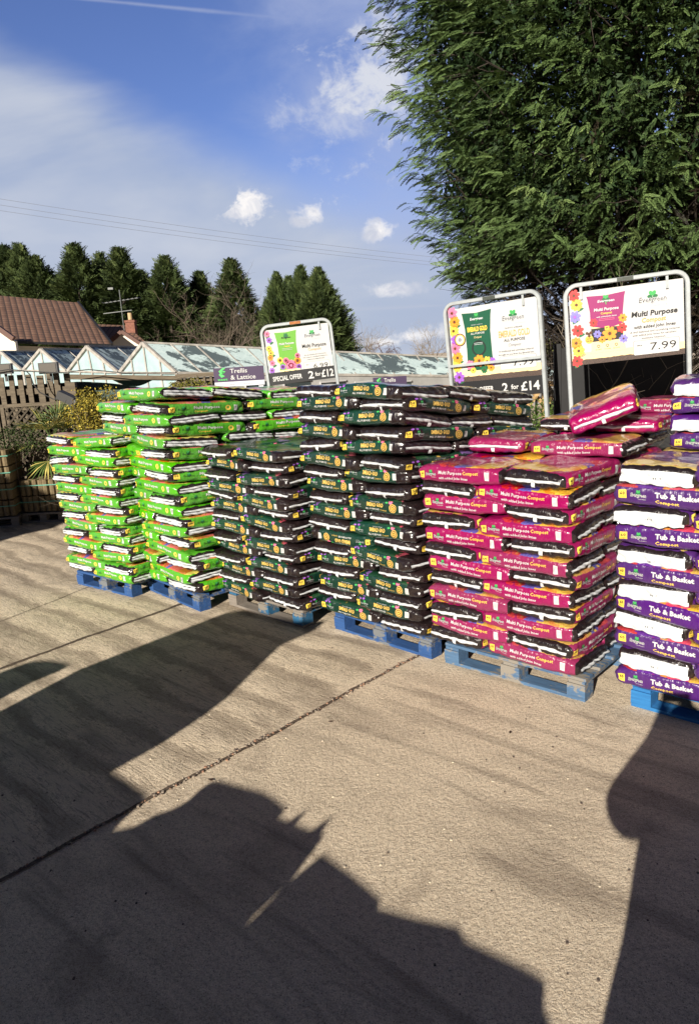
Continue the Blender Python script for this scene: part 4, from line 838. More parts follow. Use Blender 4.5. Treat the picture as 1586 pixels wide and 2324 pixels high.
def bay(lv, pk, rv, Yl, Yr, rend, eend, Ye, zbase=0.0, nm=6):
    """one span: left valley, peak, right eave in the facade; far ends of ridge and eave"""
    a, b_, c_ = at(*lv, Yl), at(*pk, (Yl + Yr) / 2), at(*rv, Yr); re, ee = at(*rend, Ye), at(*eend, Ye - .6)
    r = empty('greenhouse', (a.x, a.y, 0)); off = Vector((a.x, a.y, 0)); a, b_, c_, re, ee = [p - off for p in (a, b_, c_, re, ee)]
    back = (re - b_).normalized(); fd = (c_ - a).normalized(); nrm = Vector((fd.y, -fd.x, 0)); nrm = nrm if nrm.dot(back) > 0 else -nrm
    m = MB(); m.prism([a, c_, b_], nrm, .03); m.build('gable_glass', m_gl, r)
    m = MB(); m.prism([Vector((a.x, a.y, zbase)), Vector((c_.x, c_.y, zbase)), c_ - Vector((0, 0, .03)), a - Vector((0, 0, .03))], nrm, .03); m.build('front_glass', m_gl, r)
    up = (b_ - (a + c_) / 2).normalized()
    n2 = (ee - c_).cross(b_ - c_).normalized(); n2 = n2 if n2.z > 0 else -n2
    m = MB(); m.prism([c_, ee, re, b_], -n2, .03); m.build('roof', m_rf, r)
    le = a + (re - b_); n3 = (le - a).cross(b_ - a).normalized(); n3 = n3 if n3.z > 0 else -n3
    m = MB(); m.prism([a, b_ - n3 * .002, re, le], -n3, .03); m.build('roof', m_rf, r)
    m = MB(); m.prism([Vector((c_.x, c_.y, zbase)), Vector((ee.x, ee.y, zbase)), ee, c_ - Vector((0, 0, .05))], -nrm.cross(Vector((0, 0, 1))), .05); wl = m
    fr = MB(); o_ = -nrm * .03
    for p, q in ((a, b_), (b_, c_)): fr.bar(p + o_, q + o_, .07, .09)
    fr.bar(a + o_, c_ + o_, .05, .05)
    for k in range(1, 4):
        t_ = k / 4; p = a.lerp(c_, t_); h = (1 - abs(t_ * 2 - 1)); q = p + (b_ - (a + c_) / 2) * h; fr.bar(p + o_, q + o_, .035, .035); fr.bar(p + o_, Vector((p.x, p.y, zbase)) + o_, .035, .035)
    fr.bar(c_ + o_, Vector((c_.x, c_.y, zbase)) + o_, .06, .06); fr.bar(a + o_, Vector((a.x, a.y, zbase)) + o_, .06, .06)
    for k in range(1, nm): t_ = k / nm; fr.bar(c_.lerp(ee, t_) + n2 * .012, b_.lerp(re, t_) + n2 * .012, .035, .03, 0, n2)
    fr.bar(b_ + n2 * .02, re + n2 * .02, .06, .05); fr.bar(c_, ee, .06, .07)
    fr.build('glazing_bars', m_frameg, r)
    return r, wl, (a, b_, c_, re, ee), off
GP = 'greenhouse spans in a row'
r_, wl, _, _ = bay((-50, 839), (3, 798), (52, 840), 26.5, 25, (100, 798), (150, 841), 29, nm=2); tag(r_, 'small greenhouse span at the far left edge, farthest of the row', 'greenhouse', GP)
r_, wl, _, _ = bay((54, 840), (94, 792.6), (152, 842), 24.9, 23.5, (200, 793), (262, 842), 28, nm=2); tag(r_, 'second greenhouse span from the left, dull grey roof panes', 'greenhouse', GP)
r_, wl, _, _ = bay((156, 842), (199, 786), (270, 844.5), 23.4, 21.6, (318, 788), (390, 845), 26, nm=2); tag(r_, 'third greenhouse span from the left, its roof whitewash half peeled', 'greenhouse', GP)
r_, wl, (a, b_, c_, re, ee), off = bay((274, 844.6), (326, 778), (402, 846), 21.4, 19.5, (1330, 826), (1330, 856), 27, nm=22); tag(r_, 'long greenhouse with peeling whitewashed roof running behind the price signs', 'greenhouse', GP)
m_gwall = P('grey_panel_wall', (.33, .33, .32), .7, var=.15, scale=2); wl.build('side_wall', m_gwall, r_)
d = (ee - c_); L = d.length; d.normalize(); outn = Vector((d.y, -d.x, 0)).normalized(); outn = outn if outn.y < 0 else -outn
for k in range(14):
    s0 = .7 + k * 1.15
    if s0 + .9 > L: break
    p0 = c_ + d * s0; m = MB(); q = [Vector((p0.x, p0.y, .9)), Vector((p0.x + d.x * .85, p0.y + d.y * .85, .9))]; zt = (c_ + d * s0).z - .22
    if zt < 1.1: break
    m.prism([q[0] + outn * .02, q[1] + outn * .02, q[1] + outn * .02 + Vector((0, 0, zt - .9)), q[0] + outn * .02 + Vector((0, 0, zt - .9))], -outn, .05); wn = m.build('window', m_dkglass, r_)
    m = MB(); m.bar(q[0] + outn * .04, q[0] + outn * .04 + Vector((0, 0, zt - .9)), .05, .05); m.bar(q[0] + outn * .04 + Vector((0, 0, zt - .9)), q[1] + outn * .04 + Vector((0, 0, zt - .9)), .05, .05); m.build('window_frame', P('window_frame', (.4, .4, .4), .6) if 'window_frame' not in bpy.data.materials else bpy.data.materials['window_frame'], wn)
# trellis sign boards
m_pur = P('dark_purple_board', (.045, .025, .07), .5); m_lb = P('pale_board', (.55, .57, .62), .5); m_lime2 = P('bright_green_print', (.08, .5, .12), .5)
def trellis_sign(px0, py0, px1, Y, hgt, full, label):
    a = at(px0, py0, Y); b2 = at(px1, py0 + 3, Y); W_ = (b2 - a).length; ang = atan2(b2.y - a.y, b2.x - a.x)
    r = empty('trellis_sign', (a.x, a.y, 0), ang); tag(r, label, 'sign', 'purple trellis signs')
    z1 = a.z; m = MB(); m.box((W_ / 2, 0, z1 - hgt * .37), (W_ / 2, .012, hgt * .37)); bd = m.build('board', m_pur, r)
    m = MB(); m.box((W_ / 2, .001, z1 - hgt * .87), (W_ / 2, .011, hgt * .125)); m.build('lower_board', m_lb, r)
    m = MB(); vs, fs = fit('Trellis', W_ * .34, hgt * .24, bold=.01); m.add([(W_ * .50 + p, -.015, z1 - hgt * .18 + q) for p, q in vs], fs); vs, fs = fit('& Lattice', W_ * .50, hgt * .24, bold=.01); m.add([(W_ * .58 + p, -.015, z1 - hgt * .52 + q) for p, q in vs], fs); m.build('lettering', M['white'], bd)
    m = MB(); vs, fs = fit('zest', W_ * .2, hgt * .12, bold=.02); m.add([(W_ * .17 + p, -.015, z1 - hgt * .60 + q) for p, q in vs], fs)
    for i in range(2):
        k = [(-.07, 0), (.02, .055), (.075, .05), (.0, -.0), (.05, -.03), (-.02, -.055)]; m.add([(W_ * .17 + x * W_, -.015, z1 - hgt * (.17 + .17 * i) + y * W_ * 1.2) for x, y in k], [(0, 1, 2, 3), (0, 3, 4, 5)])
    m.build('emblem', m_lime2, bd)
    m = MB(); vs, fs = fit('Making the most of your garden...', W_ * .5, hgt * .06, res=1); m.add([(W_ * .55 + p, -.013, z1 - hgt * .87 + q) for p, q in vs], fs); m.build('small_lettering', M['grey'], bd)
    m = MB()
    for x in (.05, W_ - .05): m.box((x, .03, z1 / 2 - .01), (.03, .02, z1 / 2 - .01))
    m.build('post', m_lb, r)
trellis_sign(484, 836, 598, 9.3, .235, True, 'dark purple trellis and lattice sign left of the small price sign')
trellis_sign(846, 857, 922, 11.5, .26, True, 'dark purple trellis sign low behind the tall dark stack')
# ------------------------------------------------------------------ fences at the left
m_plank = wood('weathered_plank', (.16, .13, .09), (.08, .062, .042), .3, (.13, .13, .08), 1.0, .9); m_pale_w = wood('dark_trellis_wood', (.075, .06, .04), (.04, .032, .022), 0, rough=.9)
Yf = 11.5
fl = at(-60, 850, Yf); fr_ = at(168, 850, Yf); fe = empty('plank_fence', (fl.x, fl.y, 0), atan2(fr_.y - fl.y, fr_.x - fl.x)); tag(fe, 'weathered fence of upright planks with dark gaps at the left edge', 'fence'); Lf = (fr_ - fl).length
m = MB(); i = 0; x = .05
while x < Lf - .1:
    wd = rnd.uniform(.075, .11); m.box((x + wd / 2, rnd.uniform(-.006, .006), 1.03), (wd / 2, .014, 1.03 + rnd.uniform(-.02, .01)), 0, Matrix.Translation((0, 0, 0)) @ Matrix.Rotation(rnd.gauss(0, .006), 4, 'Y')); x += wd + rnd.uniform(.05, .075)
m.build('planks', m_plank, fe)
for z in (.35, 1.1, 1.8):
    m = MB(); m.box((Lf / 2, .035, z), (Lf / 2, .018, .045)); m.build('rail', m_plank, fe)
m = MB(); m.box((Lf / 2, .10, .95), (Lf / 2, .01, .95)); m.build('backing', P('dark_backing', (.012, .012, .011), .9), fe)
# window frame of timber to the right
def post(m, p, q, w_, t_): m.bar(p, q, w_, t_)
wf = empty('garden_screen', at(170, 850, Yf).to_2d().to_3d()); tag(wf, 'weathered timber frame with an open window onto the greenhouse', 'frame'); o0 = wf.location
p0, p1, p2, p3 = [at(x, y, Yf) - o0 for x, y in ((163, 849), (405, 851), (163, 849), (405, 851))]
def dn(p, z=0.0): return Vector((p.x, p.y, z))
m = MB(); q0 = at(150, 855, Yf) - o0; q1 = at(414, 858, Yf) - o0; m.bar(q0, q1, .07, .075); m.build('lintel', m_plank, wf)
for px in (160, 400, 494 - 10):
    if px > 420: continue
    q = at(px, 858, Yf) - o0; m = MB(); m.box((q.x, q.y, q.z / 2 - .03), (.07, .05, q.z / 2 - .03)); m.build('post', m_plank, wf)
q0 = at(170, 938, Yf) - o0; q1 = at(398, 938, Yf) - o0; m = MB(); m.bar(dn(q0, .95), dn(q1, .95), .06, .09); m.build('sill', m_plank, wf)
m = MB(); a_ = dn(q0, .0); b2 = dn(q1, .0); m.prism([a_ + Vector((0, .04, 0)), b2 + Vector((0, .04, 0)), b2 + Vector((0, .04, .9)), a_ + Vector((0, .04, .9))], (0, 1, 0), .03); m.build('lower_boards', m_plank, wf)
# dark green sheet / netting sagging inside the window, lit hedge reflected
m = MB(); n = 14; 
sag = [at(172 + (398 - 172) * i / n, 866 + 30 * (i / n) ** 1.5 - 3 * sin(pi * i / n), Yf + .35) for i in range(n + 1)]; bot = [dn(p, .9) for p in sag]
m.add(sag + bot, [(i, i + 1, n + 2 + i, n + 1 + i) for i in range(n)]); m.add([p + Vector((0, .01, 0)) for p in sag + bot], [(i, n + 1 + i, n + 2 + i, i + 1) for i in range(n)])
tag(m.build('green_netting', P('green_netting', (.03, .06, .055), .7, var=.5, scale=3)), 'dark green netting sheet hanging inside the timber frame window', 'netting')
m = MB(); n = 12; q0 = at(255, 862, Yf + .2); q1 = at(345, 863, Yf + .2); dr_ = [(q0.lerp(q1, i / n)) for i in range(n + 1)]; lo_ = [p - Vector((0, 0, .10 * sin(pi * i / n))) for i, p in enumerate(dr_)]
m.prism(dr_ + lo_[::-1][1:-1], (0, 1, 0), .01); tag(m.build('hanging_basket', P('basket_green', (.015, .05, .04), .8)), 'dark green sagging bowl shape hanging at the top of the timber window', 'basket')
# square lattice panel
q0 = at(404, 858, Yf); q1 = at(494, 862, Yf - .1); sq = empty('square_trellis', (q0.x, q0.y, 0), atan2(q1.y - q0.y, q1.x - q0.x)); tag(sq, 'square wooden trellis panel above the yellow leaved shrub', 'trellis'); Ls = (q1 - q0).length; zt = q0.z
m = MB()
for i in range(7): m.box((Ls * i / 6, 0, zt / 2), (.018, .012, zt / 2 - .002))
m.build('uprights', m_plank, sq); m = MB()
for k in range(12): m.box((Ls / 2, .024, zt - .05 - k * .13), (Ls / 2, .010, .016))
m.build('slats', m_plank, sq); m = MB(); m.box((Ls / 2, -.0, zt + .03), (Ls / 2 + .03, .035, .03)); m.build('cap', m_plank, sq)
m = MB(); m.box((Ls / 2, .09, zt / 2), (Ls / 2, .01, zt / 2 - .01)); m.build('backing', bpy.data.materials['dark_backing'], sq)
q = at(486, 868, Yf - .3); m = MB(); m.box((0, 0, q.z / 2), (.05, .05, q.z / 2)); o = m.build('timber_post', m_plank); o.location = (q.x - .15, q.y, 0); tag(o, 'thick weathered post at the right end of the square trellis', 'post')
# diamond lattice
Yd = 11.2
q0 = at(4, 922, Yd); q1 = at(192, 918, Yd); dl = empty('diamond_trellis', (q0.x, q0.y, 0), atan2(q1.y - q0.y, q1.x - q0.x)); tag(dl, 'diamond lattice trellis panel behind the palm', 'trellis'); Ld = (q1 - q0).length; zt = q0.z; zb_ = .55; H_ = zt - zb_
for yy_, sg in ((0, 1), (.014, -1)):
    m = MB(); k = -H_
    while k < Ld:
        x0_, x1_ = k, k + H_; za, zc = (zb_, zt) if sg > 0 else (zt, zb_)
        f0 = max(0, -k) / H_; f1 = min(1, (Ld - k) / H_)
        if f1 > f0: m.bar((k + H_ * f0, yy_, za + (zc - za) * f0), (k + H_ * f1, yy_, za + (zc - za) * f1), .010, .026, 0, Vector((0, 0, 1)))
        k += .115
    m.build('laths', m_pale_w, dl)
m = MB()
for z in (zt, zb_): m.box((Ld / 2, .007, z), (Ld / 2 + .02, .02, .025))
for x in (0, Ld): m.box((x, .007, zt / 2), (.028, .022, zt / 2 + .02))
m.build('frame', m_plank, dl)
m_bdark = bpy.data.materials['dark_backing']
# planter boxes
for i, (px, py, wd, hh, Y, lb) in enumerate(((150, 1065, .95, .30, 10.95, 'dark wooden planter box holding the palm'),)):
    p = at(px, py, Y); r = empty('planter_box', (p.x + .1, p.y, 0)); tag(r, lb, 'planter')
    m = MB(); 
    for z in (.1, .3, .5, .70, .86): m.box((0, -.30, z), (wd / 2, .02, .082)); 
    m.build('front_boards', m_plank, r); m = MB()
    for sx in (-1, 1): m.box((sx * (wd / 2 - .02), 0, .38), (.02, .28, .38))
    m.build('side_boards', m_plank, r); m = MB(); m.box((0, 0, .68), (wd / 2 - .05, .27, .02)); m.build('soil', P('planter_soil', (.03, .02, .015), 1.0, var=.5, scale=30, bump=1), r)
# palm
pc = at(118, 985, 10.7); pal = empty('palm_plant', (pc.x, pc.y, 0)); tag(pal, 'spiky fan palm with stiff yellow green leaves by the lattice', 'palm'); q = random.Random(8)
m = MB(); m.tube([(0, 0, .68), (.02, 0, .9), (0, 0, pc.z - .1)], .05, 8, taper=.8); m.build('trunk', m_bark, pal, True); m = MB()
for f_ in range(18):
    a = 2 * pi * f_ / 18 + q.random(); el = q.uniform(-.7, 1.2); d_ = Vector((cos(a) * cos(el), sin(a) * cos(el), sin(el))); c0 = Vector((0, 0, pc.z - .1)); hub = c0 + d_ * q.uniform(.18, .4)
    m.tube([c0, hub], .006, 4); s_ = d_.cross(Vector((0, 0, 1))).normalized(); u_ = s_.cross(d_)
    for k in range(17):
        b2 = (k - 8) / 8 * 1.35; dd_ = (d_ * cos(b2) + s_ * sin(b2) + u_ * .12 * abs(b2)).normalized(); L_ = q.uniform(.34, .46); w_ = dd_.cross(u_).normalized() * .011
        tip = hub + dd_ * L_ + Vector((0, 0, -.05)); md = hub + dd_ * L_ * .5; m.add([hub, md + w_, tip, md - w_], [(0, 1, 2, 3)], 0 if q.random() < .6 else 1)
m.build('fronds', [P('palm_green', (.06, .10, .02), .5, var=.3), P('palm_yellow', (.42, .36, .10), .5, var=.3)], pal)
# leafy shrubs
def shrub(name, px, py, Y, rx, ry, rz_, n, mat, label, seed, leaf=.03, zc=None, tones=(0, 1), stem=True):
    rs = np.random.RandomState(seed); c = at(px, py, Y); z = c.z if zc is None else zc; r = empty(name, (c.x, c.y, 0)); tag(r, label, 'shrub')
    u = unit(rs.normal(0, 1, (n, 3))); rr = rs.uniform(.35, 1, n) ** .6; lump = 1 + .22 * np.sin(5 * u[:, 0] + seed) * np.cos(6 * u[:, 2] + 2 * u[:, 1]) + rs.normal(0, .07, n)
    pos = u * (rr * lump)[:, None] * [rx, ry, rz_] + [0, 0, z]; pos = pos[pos[:, 2] > .02]; n = len(pos)
    d_ = unit(rs.normal(0, 1, (n, 3)) + [0, 0, .2]); pv = np.array([[0, 0, 0], [.5, .28, .05], [1, 0, 0], [.5, -.28, .05]]); v_, q_, t_ = scatter([(pv, np.array([[0, 1, 2, 3]]))], pos, d_, rs.uniform(.7, 1.3, n) * leaf, rs.uniform(*tones, n), rs)
    link('foliage', npmesh('foliage', v_, q_, mat, attr=t_), r)
    if stem:
        q = random.Random(seed); m = MB()
        for k in range(14):
            a = q.uniform(0, 2 * pi); e = Vector((rx * cos(a) * q.uniform(.3, .95), ry * sin(a) * .8, z + rz_ * q.uniform(-.2, .9))); m.tube([(0, 0, 0), e * .5 + Vector((0, 0, .1)), e], .012, 4, taper=.3)
        m.build('stems', m_twig, r)
    return r
m_yel = leafmat('golden_shrub_leaf', (.05, .06, .01), (.36, .28, .04), (.55, .45, .08))
shrub('golden_shrub', 222, 945, 9.6, .42, .35, .38, 5200, m_yel, 'golden yellow leaved shrub behind the left end of the green stacks', 5, .032)
shrub('golden_shrub', 425, 893, 9.9, .32, .3, .20, 2600, leafmat('golden_green_leaf', (.03, .045, .01), (.2, .18, .03), (.35, .32, .06)), 'smaller yellow green shrub below the square trellis, behind the tall green stack', 6, .03)
shrub('dark_shrub', 30, 1000, 10.3, .4, .25, .22, 1800, leafmat('dark_shrub_leaf', (.012, .022, .008), (.05, .075, .02)), 'dark low shrub under the palm at the left edge', 7, .035)
p = at(235, 975, 9.2); twiggy('dry_shrub', (p.x - .3, p.y, 0), 1.1, 3, .6, m_twig, .008, 14, 'brown dry twiggy shrub between the palm and the golden shrub', 'shrub')
# log rolls on pallets
m_log = wood('round_log_edging', (.20, .15, .08), (.11, .08, .04), 0, scale=1.5); m_strap = P('green_strap', (.10, .30, .22), .5)
def logs(cx, cy, ang, nx, ny, layers, lh, label, lean=0.0):
    r = empty('log_roll_stack', (cx, cy, 0), ang); tag(r, label, 'log rolls', 'stacks of log edging on pallets'); d_ = .085
    for k in range(layers):
        m = MB(); z0 = .15 + k * lh
        for i in range(nx):
            for j in range(ny):
                if 0 < i < nx - 1 and 0 < j < ny - 1 and k < layers - 1: continue
                x = (i - nx / 2) * d_; y = (j - ny / 2) * d_; sx = -lean * k * .1; dx, dy = rnd.gauss(0, .004), rnd.gauss(0, .004); m.tube([(x + dx + sx, y + dy, z0 + .005), (x + dx + sx, y + dy, z0 + lh - rnd.uniform(.008, .02))], d_ * .49, 8)
        m.build('log_layer', m_log, r)
        m = MB(); hx = nx / 2 * d_ + .008; hy = ny / 2 * d_ + .008; sx = -lean * k * .1 - d_ / 2; z = z0 + lh * .62
        for p, q in (((-hx, -hy), (hx, -hy)), ((hx, -hy), (hx, hy)), ((hx, hy), (-hx, hy)), ((-hx, hy), (-hx, -hy))): m.bar((p[0] + sx, p[1] - d_ / 2, z), (q[0] + sx, q[1] - d_ / 2, z), .004, .014)
        m.build('strap', m_strap, r)
    for j in range(3):
        m = MB(); m.box((-.04, (j - 1) * (ny / 2 * d_ - .03) - d_ / 2, .011), (nx / 2 * d_ + .03, .05, .011)); m.build('pallet_board', PB['grey'], r)
        for i in range(3): m = MB(); m.box(((i - 1) * (nx / 2 * d_ - .03) - .04, (j - 1) * (ny / 2 * d_ - .03) - d_ / 2, .067), (.05, .045, .045)); m.build('pallet_block', PB['grey'], r)
    m = MB(); m.box((-.04, -d_ / 2, .125), (nx / 2 * d_ + .03, ny / 2 * d_ + .02, .012)); m.build('pallet_deck', PB['grey'], r)
p = ground(18, 1196); logs(p.x - .30, p.y + .35, R(8), 10, 8, 4, .232, 'tall strapped stack of round log edging on a pallet at the left edge')
p = ground(100, 1184); logs(p.x + .08, p.y + .36, R(-4), 7, 8, 2, .235, 'low strapped stack of log edging between the tall log stack and green bags')
# flood lamps
m_hous = P('lamp_housing', (.035, .035, .035), .5); m_lens = P('lamp_lens', (.12, .11, .095), .25)
for (px, py, s_, Y, lb) in ((8, 838, .14, 11.3, 'square flood lamp on the fence top at the left edge'), (111, 836, .15, 11.3, 'square flood lamp on the fence top above the palm')):
    c = at(px, py, Y); r = empty('flood_lamp', (c.x, c.y, c.z - s_ * .7)); tag(r, lb, 'lamp', 'flood lamps on the fence')
    m = MB(); m.box((0, 0, s_ * .75), (s_ * .95, .04, s_ * .55)); h_ = m.build('housing', m_hous, r); m = MB(); m.box((0, -.042, s_ * .75), (s_ * .8, .004, s_ * .42)); m.build('lens', m_lens, h_); m = MB(); m.box((0, .05, s_ * .0), (.015, .015, s_ * .6)); m.build('bracket', m_hous, r)
c = at(152, 906, 10.8); r = empty('spot_lamp', (c.x, c.y, c.z)); tag(r, 'black spot lamp on a post beside the fence, with a trailing cable', 'lamp')
m = MB(); m.bar((-.1, 0, .08), (.14, -.06, -.04), .14, .12); m.tube([(.14, -.06, -.04), (.19, -.08, -.07)], .07, 10); m.build('housing', m_hous, r); m = MB(); m.box((.02, .03, -c.z / 2), (.02, .02, c.z / 2)); m.build('post', m_hous, r)
m = MB(); m.tube([at(x, y, 11.2) for x, y in ((-30, 846), (20, 838), (60, 842), (68, 850), (75, 870), (90, 890), (120, 905), (145, 908))], .009, 6); m.tube([at(x, y, 11.2) for x, y in ((60, 842), (140, 846), (200, 838), (280, 846), (400, 846))], .008, 6); tag(m.build('black_cable', m_hous), 'black cable draped along the fence top and timber frame', 'cable')
# distant timber display right of the middle sign
m_newwood = wood('new_timber', (.55, .36, .17), (.38, .24, .1), 0)
a = at(1233, 878, 12.5); r = empty('timber_pergola', (a.x, a.y, 0)); tag(r, 'small new timber pergola with braces between the middle and right signs', 'pergola')
for k in range(3):
    m = MB(); m.box((k * .34 - .3, k * .1, a.z / 2), (.04, .04, a.z / 2)); m.build('post', m_newwood, r); m = MB(); m.bar((k * .34 - .3, -.05 + k * .1, a.z - .35), (k * .34 - .05, -.05 + k * .1, a.z - .02), .04, .06); m.bar((k * .34 - .3, -.05 + k * .1, a.z - .35), (k * .34 - .55, -.05 + k * .1, a.z - .02), .04, .06); m.build('brace', m_newwood, r)
m = MB(); m.box((.0, .1, a.z + .04), (.75, .04, .045)); m.build('beam', m_newwood, r)
a = at(1255, 925, 12.9); r = empty('wire_fence', (a.x, a.y, 0)); tag(r, 'dark slatted fence behind the timber pergola', 'fence')
m = MB()
for k in range(16): m.box((-.9 + k * .12, 0, .62), (.018, .012, .62))
m.build('pickets', m_bdark, r); m = MB(); m.box((0, .03, 1.1), (.95, .015, .03)); m.box((0, .03, .3), (.95, .015, .03)); m.build('rails', m_plank, r)
shrub('green_shrub', 1248, 965, 10.5, .55, .3, .35, 2500, leafmat('green_shrub_leaf', (.02, .05, .01), (.10, .16, .03)), 'green leafy shrub in the gap between the dark stack and the magenta heap', 9, .045)
# ------------------------------------------------------------------ house
m_tile, g, b = new_mat('brown_roof_tiles'); tcn = g.n('ShaderNodeTexCoord').outputs['UV']
br = g.n('ShaderNodeTexBrick', {'Vector': tcn, 'Color1': (.17, .085, .055, 1), 'Color2': (.24, .13, .085, 1), 'Mortar': (.03, .018, .015, 1), 'Scale': 1.0, 'Mortar Size': .035, 'Mortar Smooth': .3, 'Brick Width': .30, 'Row Height': .34}, offset=0.0)
g.set(b.inputs['Base Color'], g.mix(g.m('MULTIPLY', g.noise(tcn, .8, 4, .6).outputs[0], .4), br.outputs['Color'], (.26, .15, .10))); b.inputs['Roughness'].default_value = .85
spu = g.n('ShaderNodeSeparateXYZ', {0: tcn}); wv = g.m('ABSOLUTE', g.m('SINE', g.m('MULTIPLY', spu.outputs[0], pi / .30))); rw = g.m('FRACT', g.m('DIVIDE', spu.outputs[1], .34))
g.set(b.inputs['Normal'], g.n('ShaderNodeBump', {'Height': g.m('ADD', g.m('MULTIPLY', wv, .35), g.m('MULTIPLY', rw, -1.3)), 'Strength': 1.0, 'Distance': .07}).outputs[0])
m_rend = P('cream_render', (.72, .68, .58), .85, var=.06, scale=1); m_barge = P('brown_bargeboard', (.10, .04, .025), .6); m_brick = P('chimney_brick', (.22, .09, .06), .85, var=.4, scale=8)
def roofslope(name, pts, parent, off):
    """pts: eave-left, eave-right, ridge-right, ridge-left"""
    P_ = [p - off for p in pts]; e = (P_[1] - P_[0]).normalized(); n = (P_[1] - P_[0]).cross(P_[3] - P_[0]).normalized(); n = n if n.z > 0 else -n; s_ = n.cross(e)
    me = bpy.data.meshes.new(name); vs = P_ + [p - n * .12 for p in P_]; me.from_pydata(vs, [], [(0, 1, 2, 3), (7, 6, 5, 4), (0, 4, 5, 1), (1, 5, 6, 2), (2, 6, 7, 3), (3, 7, 4, 0)]); uvl = me.uv_layers.new()
    for l in me.loops: p = vs[l.vertex_index]; uvl.data[l.index].uv = ((p - P_[0]).dot(e), (p - P_[0]).dot(s_))
    me.materials.append(m_tile); return link(name, me, parent)
YH = 38
E1 = at(28, 773, YH - 2); E2 = at(252, 781, YH); R2 = at(175, 686, YH + 5); R1 = at(-90, 662, YH + 3.5); E0 = at(-150, 768, YH - 3.5)
H = empty('house', (E2.x, E2.y, 0)); tag(H, 'cream rendered house with a big brown tiled roof behind the greenhouses', 'house'); off = Vector((E2.x, E2.y, 0))
roofslope('roof', [E0, E2, R2, R1], H, off)
B1 = E0 + Vector((0, .3, 0)); B2 = E2 + Vector((-.3, .3, 0)); m = MB(); m.prism([dn(B1 - off), dn(B2 - off), B2 - off - Vector((0, 0, .2)), B1 - off - Vector((0, 0, .2))], (0, 1, 0), .3); m.build('wall', m_rend, H)
Bk = dn(R2 - off) + Vector((0, 4, 0)); m = MB(); b0 = B2 - off; m.prism([dn(b0), Bk, Bk + Vector((0, 0, b0.z)), R2 - off - Vector((0.02, 0, .3)), b0 + Vector((0, 0, -.2))], (-1, .3, 0), .25); m.build('gable_wall', m_rend, H)
m = MB(); m.bar(E1 * 0 + E0 - off + Vector((0, -.08, -.05)), E2 - off + Vector((0, -.08, -.05)), .12, .12); m.bar(E2 - off + Vector((.05, 0, -.03)), R2 - off + Vector((.05, 0, -.03)), .1, .2); m.build('gutter', M['black'], H)
for px0, px1, py in ((-10, 26, 786), (118, 186, 780)):
    a_ = at(px0, py, YH - 1.5) - off; b2 = at(px1, py + 1, YH - 1.2) - off; m = MB(); k = (B2 - B1).normalized(); t0 = (a_ - (B1 - off)).dot(k); t1 = (b2 - (B1 - off)).dot(k); base_ = B1 - off
    z1 = (base_ + k * t0).z - .35; q0_ = dn(base_ + k * t0, z1); q1_ = dn(base_ + k * t1, z1)
    m.prism([q0_ + Vector((0, -.05, -1.1)), q1_ + Vector((0, -.05, -1.1)), q1_ + Vector((0, -.05, 0)), q0_ + Vector((0, -.05, 0))], (0, 1, 0), .04); wn = m.build('window', m_dkglass, H)
    m = MB(); m.bar(q0_ + Vector((0, -.08, 0)), q1_ + Vector((0, -.08, 0)), .08, .1); m.bar(q0_.lerp(q1_, .5) + Vector((0, -.08, 0)), q0_.lerp(q1_, .5) + Vector((0, -.08, -1.1)), .06, .08); m.build('window_frame', m_barge, wn)
# front gable at far left
g0, g1, g2 = at(-70, 800, YH - 3.2), at(34, 774, YH - 3.2), at(-20, 735, YH - 3.2)
m = MB(); m.prism([dn(at(-70, 780, YH - 3.2) - off), dn(g1 - off), g1 - off, g2 - off, at(-70, 775, YH - 3.2) - off], (0, 1, 0), .25); m.build('front_gable', m_rend, H); m = MB(); m.bar(g2 - off + Vector((0, -.1, .1)), g1 - off + Vector((0, -.1, .1)), .25, .22); m.build('bargeboard', m_barge, H)
# rear wing
YW = 44
W1 = at(212, 735, YW + 2); W2 = at(286, 738, YW + 2); W3 = at(334, 778, YW - 1); W4 = at(222, 782, YW - 1)
H2 = empty('house', (W4.x, W4.y, 0)); tag(H2, 'lower tiled wing with a brick chimney and small cream gable, right of the big roof', 'house'); off = Vector((W4.x, W4.y, 0))
roofslope('roof', [W4, W3, W2, W1], H2, off)
m = MB(); m.prism([dn(W4 - off), dn(W3 - off), W3 - off - Vector((.2, 0, .15)), W4 - off - Vector((0, 0, .15))], (0, 1, 0), 3); m.build('wall', m_rend, H2)
G0, G1, G2 = at(246, 783, YW - 1.6), at(320, 783, YW - 1.6), at(278, 757, YW - 1.6)
m = MB(); m.prism([dn(G0 - off), dn(G1 - off), G1 - off, G2 - off, G0 - off], (0, 1, 0), .5); m.build('small_gable', m_rend, H2); m = MB(); m.bar(G0 - off + Vector((0, -.08, .08)), G2 - off + Vector((0, -.08, .12)), .25, .2); m.bar(G2 - off + Vector((0, -.08, .12)), G1 - off + Vector((0, -.08, .08)), .25, .2); m.build('bargeboard', m_barge, H2)
c = at(298, 743, YW + 1); m = MB(); m.box((c.x - off.x, c.y - off.y, c.z - .3), (.27, .25, .66)); m.box((c.x - off.x, c.y - off.y, c.z + .36), (.31, .29, .06)); ch = m.build('chimney', m_brick, H2); m = MB(); m.tube([(c.x - off.x, c.y - off.y, c.z + .45), (c.x - off.x, c.y - off.y, c.z + .85)], .13, 10); m.build('chimney_pot', P('clay_pot', (.5, .36, .2), .8), ch)
m = MB(); c2 = c - off + Vector((-.45, 0, 0)); m.tube([c2 + Vector((0, 0, -.3)), c2 + Vector((0, 0, 2.2))], .025, 5); m.bar(c2 + Vector((-1.0, 0, 1.5)), c2 + Vector((1.0, .2, 1.7)), .04, .04)
